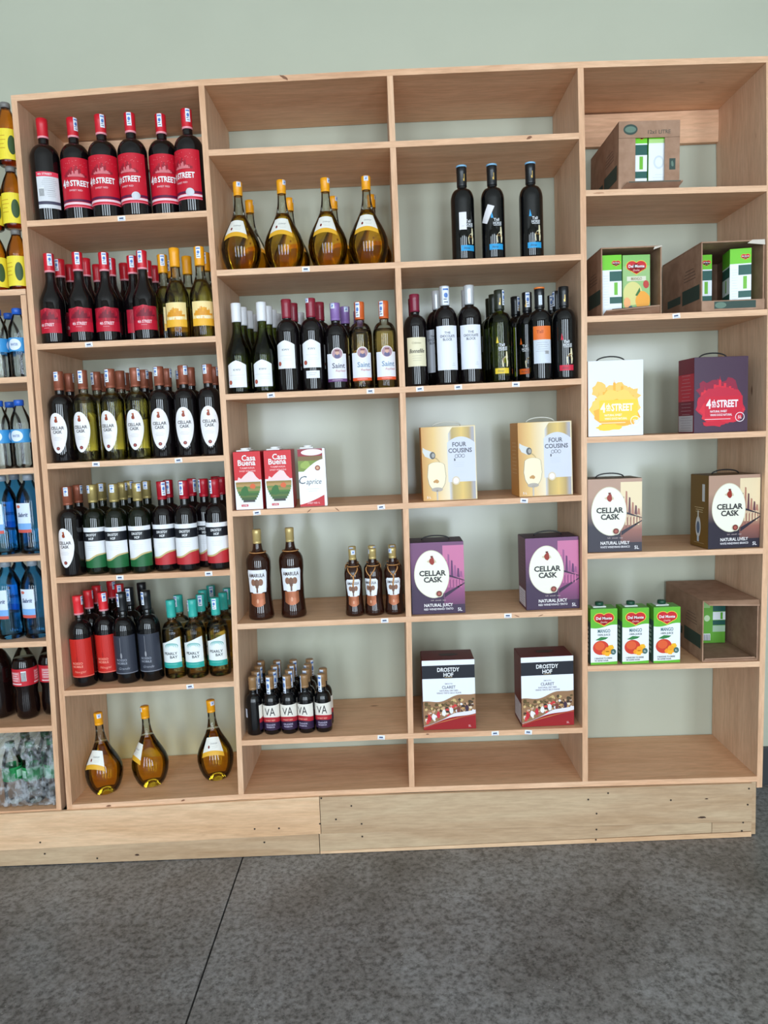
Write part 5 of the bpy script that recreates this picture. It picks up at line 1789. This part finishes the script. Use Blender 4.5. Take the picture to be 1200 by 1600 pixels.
def card_box(cell, label, xl, xr, yb, yf, w_h, style, rz=0.0, depth=0.318):
    x0, _ = px_at(xl, yb, yf)
    x1, _ = px_at(xr, yb, yf)
    w, h, th = x1 - x0, w_h, 0.004
    x = (x0 + x1) / 2
    zz = shelf_z(cell, x)
    x = min(x, min(px_(4, zz + .02), px_(4, zz + .2)) - T / 2 - w / 2 - 0.0035)
    t = empty('cardboard_box', (x, yf, shelf_z(cell, x) + 0.0012), rz)
    t.rotation_euler = (0, -math.atan((shelf_z(cell, x + .02) - shelf_z(cell, x - .02)) / .04), rz)
    tag(t, label, 'box', 'open cardboard juice boxes')
    P_ = lambda nm, *q: link(nm, boxmesh(nm, *q, CARD, 0.0008), t)
    P_('bottom_panel', -w / 2, w / 2, 0, depth, 0, th)
    P_('top_panel', -w / 2, w / 2, 0, depth, h - th, h)
    ls = P_('side_panel', -w / 2, -w / 2 + th, 0.0003, depth, th + 0.0003, h - th - 0.0003)
    P_('side_panel', w / 2 - th, w / 2, 0.0003, depth, th + 0.0003, h - th - 0.0003)
    P_('back_panel', -w / 2 + th, w / 2 - th, depth - th, depth, th, h - th)
    a = Art(lambda y, z, l: (-w / 2 - 0.0005 - 0.0002 * l, y, z))
    a.poly([(0.012, 0.040), (0.012, 0.085), (0.150, 0.085), (0.150, 0.040)], CGRN, 0)
    a.rect(0.165, 0.280, 0.050, 0.075, CGRN, 0)
    lines(a, 0.09, 0.140, 0.10, 4, 0.010, mat('card_print', (120, 92, 76), .7), 0, 0.003)
    link('box_print', a.build('box_print'), ls)
    flap = lambda nm, v: link(nm, mesh(nm, v, [(0, 1, 2, 3), (7, 6, 5, 4), (0, 4, 5, 1), (1, 5, 6, 2), (2, 6, 7, 3), (3, 7, 4, 0)], [CARD]), t)
    if style == 'window':
        o = [('front_panel', -w / 2, -w * .225), ('front_panel', w * .255, w / 2)]
        for nm, a0, a1 in o:
            P_(nm, a0, a1, -0.0042, -0.0002, 0.006, h * .76)
        fp = P_('front_panel', -w / 2, w / 2, -0.0042, -0.0002, h * .763, h)
        a = Art(lambda x, z, l: (x, -0.0047 - 0.0002 * l, z))
        a.ell(-w * .31, h * .88, w * .115, h * .075, CGRN, 0, 14)
        a.ell(-w * .31, h * .88, w * .09, h * .045, mat('card_green2', (96, 120, 104), .6), 1, 14)
        a.text('12x1 LITRE', w * .16, h * .84, 0.011, mat('card_print2', (92, 84, 72), .7), 1, 0.068)
        link('box_print', a.build('box_print'), fp)
        a = Art(lambda x, z, l: (x, -0.0047 - 0.0002 * l, z))
        a.rect(w * .33, w * .43, h * .30, h * .46, CGRN, 0)
        a.blob(w * .38, h * .38, w * .03, h * .05, mat('card_green2', (96, 120, 104), .6), 1, 8, 2, .4)
        link('box_print', a.build('box_print'), fp)
        lowz = -0.001
        f2 = flap('bottom_flap', [(-w * .46, -0.001, .004), (w * .46, -0.001, .004), (w * .5, -0.034, .018), (-w * .40, -0.034, .018), (-w * .46, -0.001, .0075), (w * .46, -0.001, .0075), (w * .5, -0.034, .0215), (-w * .40, -0.034, .0215)])
        a = Art(lambda x, z, l: (x, -0.0345 - .0002 * l, .0195 + z))
        a.rect(-w * .38, w * .46, -.0012, .0012, CGRN, 0)
        link('flap_print', a.build('flap_print'), f2)
    elif style == 'open':
        flap('bottom_flap', [(-w * .47, -0.001, .004), (w * .47, -0.001, .004), (w * .42, -0.026, .022), (-w * .46, -0.026, .012), (-w * .47, -0.001, .0075), (w * .47, -0.001, .0075), (w * .42, -0.026, .0255), (-w * .46, -0.026, .0155)])
        g = flap('flap_lining', [(-w * .36, -0.0055, .0115), (w * .36, -0.0055, .0115), (w * .33, -0.024, .0250), (-w * .36, -0.024, .0185), (-w * .36, -0.0055, .012), (w * .36, -0.0055, .012), (w * .33, -0.024, .0255), (-w * .36, -0.024, .0190)])
        g.data.materials.clear()
        g.data.materials.append(CGRN)
        flap('torn_edge', [(w * .36, -0.003, h - .012), (w * .5, -0.003, h - .004), (w * .5, -0.001, h), (w * .38, -0.001, h - .003), (w * .36, 0.0, h - .012), (w * .5, 0.0, h - .004), (w * .5, 0.001, h), (w * .38, 0.001, h - .003)]).data.materials[0] = TAPE
    elif style == 'lip':
        fp = P_('front_lip', -w / 2, w / 2, -0.0042, -0.0002, 0.0003, h * .15)
        a = Art(lambda x, z, l: (x, -0.0047 - 0.0002 * l, z))
        a.rect(-w * .30, w * .36, h * .03, h * .135, CGRN, 0)
        a.ell(-w * .20, h * .08, w * .09, h * .045, mat('card_green2', (96, 120, 104), .6), 1, 12)
        link('box_print', a.build('box_print'), fp)
        flap('torn_edge', [(w * .22, -0.003, h - .010), (w * .5, -0.003, h - .016), (w * .5, -0.001, h), (w * .3, -0.001, h), (w * .22, 0.0, h - .010), (w * .5, 0.0, h - .016), (w * .5, 0.001, h), (w * .3, 0.001, h)]).data.materials[0] = TAPE
    else:
        flap('top_flap', [(-w * .47, -0.0005, h - .004), (w * .5, -0.0005, h - .004), (w * .46, -0.020, h - .016), (-w * .42, -0.016, h - .012), (-w * .47, -0.0005, h), (w * .5, -0.0005, h), (w * .46, -0.020, h - .012), (-w * .42, -0.016, h - .008)])
        flap('bottom_flap', [(-w * .47, -0.0005, .004), (w * .47, -0.0005, .004), (w * .42, -0.008, .012), (-w * .46, -0.006, .009), (-w * .47, -0.0005, .0075), (w * .47, -0.0005, .0075), (w * .42, -0.008, .0155), (-w * .46, -0.006, .0125)])
    return t, x, yf, w, h


def in_box(key, box, fx, y, rz, label):
    t, x, yf, w, h = box
    put(key, (x + fx, yf + y + KIND[key]['d'] / 2, t.location.z + 0.0056 - fx * math.tan(t.rotation_euler.y)), rz, label, tilt=-math.tan(t.rotation_euler.y))


bx = card_box('c1', 'brown cardboard box with a cut-out window on the top right shelf', 965.5, 1060.5, 292, 0.036, 0.206, 'window')
in_box('juice_side', bx, -0.0340, 0.006, 0, 'juice carton with dark bands in the cut-out of the top box')
in_box('juice_plain', bx, 0.0325, 0.006, 0, 'plain-sided juice carton in the cut-out of the top box')
bx = card_box('c2', 'torn-open brown box showing a fruit-print juice carton', 940, 1034, 489, 0.030, 0.208, 'open', 0, 0.30)
in_box('juice_side', bx, -0.0545, 0.020, R_(-1.5), 'white-sided juice carton beside the fruit-print carton')
in_box('fruit', bx, 0.0235, 0.030, R_(2), 'juice carton with mango print in the torn-open box')
bx = card_box('c2', 'torn-open brown box with a dark green lip, beside the side panel', 1096, 1194, 486, 0.006, 0.208, 'lip', 0, 0.33)
in_box('juice_side', bx, -0.055, 0.095, 0, 'juice carton at the back left of the green-lipped box')
in_box('juice_side', bx, 0.0420, 0.024, R_(-10), 'bright green juice carton at the front of the green-lipped box')
bx = card_box('c5', 'nearly empty brown cardboard box lying beside the mango cartons', 1100, 1187, 1036, 0.006, 0.200, 'empty', 0, 0.325)
in_box('juice_back', bx, 0.024, 0.190, 0.0, 'single green juice carton deep inside the nearly empty box')

# ------------------------------------------------------------------ neighbouring drinks shelves at the left edge
nb = empty('drinks_shelving', (0, 0, 0))
tag(nb, 'pine drinks shelving cut off by the left edge', 'shelving')
NX1 = -0.0070
NZ = [1.8562, 1.5914, 1.3083, 1.0302, 0.7508, 0.4680, 0.1850]


def nup(x):
    zs = [(0.176, x - 0.026), (0.6, x - .014), (1.0, x - 0.008), (1.84, x - 0.0)]
    v, f, mi = [], [], []
    for z, xx in zs:
        v += [(xx - 0.0165, 0.0, z), (xx, 0.0, z), (xx, D, z), (xx - 0.0165, D, z)]
    for k in range(len(zs) - 1):
        for e in range(4):
            g = (e + 1) % 4
            f.append((4 * k + e, 4 * k + g, 4 * k + 4 + g, 4 * k + 4 + e))
            mi.append(1 if e == 0 else 0)
    f += [(3, 2, 1, 0), tuple(12 + e for e in range(4))]
    mi += [1, 1]
    link('upright', mesh('upright', v, f, [WZ, EZ], mi), nb)


def nx(z):
    return NX1 - interp([(0.176, 0.026), (0.6, 0.014), (1.0, 0.008), (1.84, 0.0)], z)


nup(NX1)
nup(-0.60)
for i, z in enumerate(NZ):
    if i == 0:
        board('top_board', [(-0.62, z - 0.004), (NX1, z)], WX, EX, nb)
        continue
    board('shelf_board' if i < 6 else 'base_board', [(-0.60 - .02, z - 0.004), (nx(z) - 0.0168, z)] if i < 6 else [(-0.64, z - 0.012), (nx(z) - 0.0168, z)], WX, EX, nb)


def drink(key, name, desc, prof, glass, capm, arts, group, capz, n, extra=()):
    Ht = max(z for r, z in prof)
    parts = [('body', lathe('body', prof, glass), None), ('cap', lathe('cap', [(n, capz), (n + .0022, capz + .0004), (n + .0022, Ht), (n + .001, Ht + .0015), (0, Ht + .0015)], capm, 18), None)]
    for nm, a, lb in arts:
        parts.append((nm, a.build(nm), lb))
    kind(key, name, desc, 'bottle', max(r for r, z in prof) + .001, parts + list(extra), group)


BLUC = mat('blue_cap', (34, 92, 190), 0.35)
# yellow-label drink
pr = [(0, .004), (.026, 0), (.031, .004), (.032, .012), (.032, .045), (.0315, .048), (.0315, .105), (.032, .108), (.031, .122), (.024, .145), (.0155, .164), (.0125, .172), (.0125, .183), (0, .184)]
a = wrap(pr)
a.rect(-.1, .1, .012, .102, P(236, 214, 60), 0)
a.ell(.022, .055, .012, .028, P(60, 84, 50), 1, 12)
a.ell(-.06, .055, .012, .028, P(60, 84, 50), 1, 12)
a.rect(.045, .07, .03, .06, P(226, 226, 226), 1)
lines(a, -.01, .08, .03, 4, .012, P(200, 150, 40), 1, .002)
drink('yellow', 'juice_bottle', 'x', pr, TEA, mat('grey_cap', (120, 116, 112), .4), [('label', a, 'yellow wrap label')], 'yellow-label bottles on top of the drinks shelving', .170, .0125)
# small water
pr = [(0, .004), (.024, 0), (.030, .004), (.0315, .012), (.0300, .03), (.0315, .045), (.0300, .06), (.0312, .074), (.0310, .078), (.0310, .124), (.0312, .128), (.0318, .138), (.027, .160), (.018, .182), (.0128, .194), (.0128, .212), (0, .213)]
a = wrap(pr)
a.rect(-.096, .096, .080, .122, P(60, 146, 204), 0)
for x in (0.0, .063, -.063):
    a.ell(x, .101, .021, .0175, P(220, 228, 238), 1, 14)
    a.text('WATER', x, .101, .008, P(90, 120, 170), 3, .024)
drink('water', 'water_bottle', 'x', pr, PET, BLUC, [('label', a, 'blue wrap label')], 'small water bottles', .196, .0128)
# blue water
pr = [(0, .004), (.034, 0), (.041, .004), (.043, .012), (.0415, .03), (.043, .05), (.0415, .07), (.043, .085), (.043, .170), (.041, .178), (.036, .195), (.026, .216), (.0165, .230), (.0145, .236), (.0145, .252), (0, .253)]
a = wrap(pr)
a.rect(-.026, .026, .078, .165, P(214, 226, 240), 0)
a.rect(-.026, .026, .078, .100, P(120, 170, 226), 1)
a.rect(-.026, .026, .070, .080, P(206, 90, 80), 2)
a.ell(-.012, .154, .008, .005, P(214, 110, 90), 1, 8)
a.text('Sabrit', .002, .128, .013, P(70, 80, 120), 3, .036, .02, .3)
drink('bluew', 'water_bottle', 'x', pr, BLUEP, mat('steel_cap', (140, 150, 160), .3), [('label', a, 'white label with red foot')], 'large blue water bottles', .236, .0145)
# cola
pr = [(0, .010), (.022, .004), (.030, 0), (.036, .010), (.0385, .030), (.0385, .055), (.036, .080), (.0355, .095), (.039, .112), (.0395, .118), (.0395, .172), (.039, .185), (.035, .199), (.028, .214), (.020, .230), (.0135, .240), (.0128, .245), (.0128, .256), (0, .257)]
a = wrap(pr)
a.rect(-.125, .125, .116, .174, P(196, 34, 48), 0)
for x in (0.0, .08, -.08):
    a.rect(x - .026, x + .008, .130, .164, P(214, 120, 126), 1)
    barcode(a, x + .012, .132, .016, .034, 2)
    a.rect(x - .028, x + .012, .121, .126, P(230, 190, 194), 1)
    lines(a, x - .01, .158, .028, 4, .008, P(240, 214, 216), 2, .002)
REDC = mat('red_cap', (200, 30, 40), .35)
prc = pr
parts_c = cut(pr, .203, False) + [(0, .203)]
drink('cola', 'cola_bottle', 'x', pr, COLA, REDC, [('label', a, 'red wrap label')], 'cola bottles', .243, .0128)
KIND['cola']['parts'][0] = ('body', lathe('body', parts_c, COLA), None)
KIND['cola']['parts'].append(('neck', lathe('neck', cut(pr, .2034, True), EMPTYG), None))
# green-label clear bottle
pr = [(0, .004), (.026, 0), (.031, .004), (.0325, .012), (.0325, .05), (.0315, .06), (.0325, .07), (.0325, .118), (.031, .135), (.024, .160), (.016, .180), (.0128, .188), (.0128, .204), (0, .205)]
a = wrap(pr)
a.rect(-.1, .1, .080, .126, P(34, 140, 74), 0)
for x in (-.03, .035, -.09):
    a.rect(x - .008, x + .012, .090, .116, P(170, 214, 186), 1)
drink('greenl', 'soda_bottle', 'x', pr, PET, mat('green_cap', (40, 120, 70), .35), [('label', a, 'green wrap label')], 'wrapped green-label bottles', .188, .0128)
pr = [(0, .004), (.040, 0), (.050, .006), (.052, .02), (.052, .16), (.048, .19), (.034, .218), (.018, .236), (.014, .24), (.014, .254), (0, .255)]
drink('bigcola', 'cola_bottle', 'x', pr, COLA, mat('black_cap2', (24, 22, 24), .4), [], 'cola bottles', .24, .014)


NBQ = {}


def nbput(key, lvl, px, py, y, rz, label):
    NBQ.setdefault(lvl, []).append((key, px_at(px, py, y)[0], y, rz, label))


def nbflush():
    for lvl, q in NBQ.items():
        its = [[x, y, KIND[k]['r']] for k, x, y, rz, lb in q]
        settle(its, -0.58, nx(NZ[lvl]) - 0.0175, 0.012)
        xr = nx(NZ[lvl]) - 0.0168
        s = (0.012 if lvl == 6 else 0.004) / (xr + (0.64 if lvl == 6 else 0.62))
        for (k, x, y, rz, lb), (x, y, r) in zip(q, its):
            put(k, (x, y, NZ[lvl] - s * (xr - x) + 0.0006), rz, lb, tilt=s)


tiers = ['bottom', 'middle', 'top']
for t in range(3):
    zt = 0.1872 * t
    for i, (x, w_) in enumerate(((-0.0425, 'against the pine side'), (-0.1100, 'at the left picture edge'))):
        put('yellow', (x, .045, NZ[0] + 0.0012 - (0.001 if i else 0) + zt), R_(-14 + 20 * i + 9 * t), 'yellow-label amber drink bottle, %s tier, %s' % (tiers[t], w_))
for lv, shelf in ((1, 'first water shelf'), (2, 'second water shelf')):
    for px, py, y, w_ in ((24, 488 if lv == 1 else 610, .048, 'in front, right'), (0, 490 if lv == 1 else 612, .048, 'in front, left'), (14, 494 if lv == 1 else 614, .125, 'behind the front pair')):
        nbput('water', lv, px, py, y, R_(-6), 'clear blue-capped water bottle %s, %s' % (w_, shelf))
for lv, shelf in ((3, 'upper blue shelf'), (4, 'lower blue shelf')):
    py = 752 if lv == 3 else 897
    x0 = 44 if lv == 3 else 52
    for px, y, w_ in ((x0, .070, 'in front, right'), (x0 - 41, .070, 'in front, left'), (x0 - 21, .165, 'behind the front pair')):
        nbput('bluew', lv, px, py, y, R_(-14), 'large blue water bottle %s, %s' % (w_, shelf))
nbput('cola', 5, 38, 1012, .100, R_(-10), 'cola bottle with red label standing fully in view')
nbput('cola', 5, 76, 1012, .130, R_(14), 'cola bottle with red label half hidden by the upright')
nbput('bigcola', 5, -8, 1020, .120, 0, 'large dark cola bottle at the left picture edge')
for i, (px, py, y, w_) in enumerate(((16, 1150, .075, 'front left'), (54, 1150, .075, 'front middle'), (84, 1150, .085, 'front right'), (40, 1145, .155, 'behind left'), (72, 1145, .160, 'behind right'))):
    nbput('greenl', 6, px, py, y, R_(20 * i), 'clear green-label soda bottle under plastic wrap, ' + w_)
nbflush()
# crumpled shrink wrap over the soda bottles
FILM = clear('shrink_film', (232, 236, 240), (240, 244, 248), 1.05, 0.8)
nt = FILM.node_tree
_n = N(nt, 'ShaderNodeTexNoise', Scale=10.0, Detail=2.0)
_bp = N(nt, 'ShaderNodeBump', Strength=0.6, Distance=0.006)
nt.links.new(_n.outputs['Fac'], _bp.inputs['Height'])
_df = N(nt, 'ShaderNodeBsdfDiffuse')
_df.inputs[0].default_value = lin((225, 230, 236))
_mx = N(nt, 'ShaderNodeMixShader')
_cr = ramp(nt, [(0.40, (50, 50, 50)), (0.68, (170, 170, 170))])
nt.links.new(_n.outputs['Fac'], _cr.inputs[0])
nt.links.new(_cr.outputs[0], _mx.inputs[0])
_old = nt.nodes['Material Output'].inputs[0].links[0].from_socket
nt.links.new(_old, _mx.inputs[1])
nt.links.new(_df.outputs[0], _mx.inputs[2])
nt.links.new(_mx.outputs[0], nt.nodes['Material Output'].inputs[0])
for q in nt.nodes:
    if q.type in ('BSDF_GLOSSY', 'FRESNEL'):
        nt.links.new(_bp.outputs[0], q.inputs['Normal'])
rn = random.Random(5)
v, f = [], []
nxs, nzs = 26, 22
xa, xb = -0.262, nx(0.3) - 0.022
for j in range(nzs + 1):
    for i in range(nxs + 1):
        x = xa + (xb - xa) * i / nxs
        s_ = j / nzs
        if s_ < 0.6:
            y, z = 0.028, 0.21 * s_ / 0.6
        else:
            q = (s_ - 0.6) / 0.4
            y, z = 0.028 + 0.18 * q, 0.21 + 0.012 * math.sin(q * math.pi)
        y -= 0.004 * math.sin(i * 1.9 + j * .8) + rn.uniform(0, .006) * (1 if s_ < .6 else 0)
        z += (0.006 * math.sin(i * 1.3 + j) + rn.uniform(0, .010)) if s_ > .5 else 0
        v.append((x, y, NZ[6] + 0.002 + z))
w_ = nxs + 1
for j in range(nzs):
    for i in range(nxs):
        if 7 <= i <= 13 and 6 <= j <= 10 and (i - 10) ** 2 + (j - 8) ** 2 * 2 < 12:
            continue
        f.append((j * w_ + i, j * w_ + i + 1, (j + 1) * w_ + i + 1, (j + 1) * w_ + i))
o = link('plastic_wrap', mesh('plastic_wrap', v, f, [FILM], smooth=True))
tag(o, 'crumpled clear plastic wrap over the green-label soda bottles', 'plastic wrap')
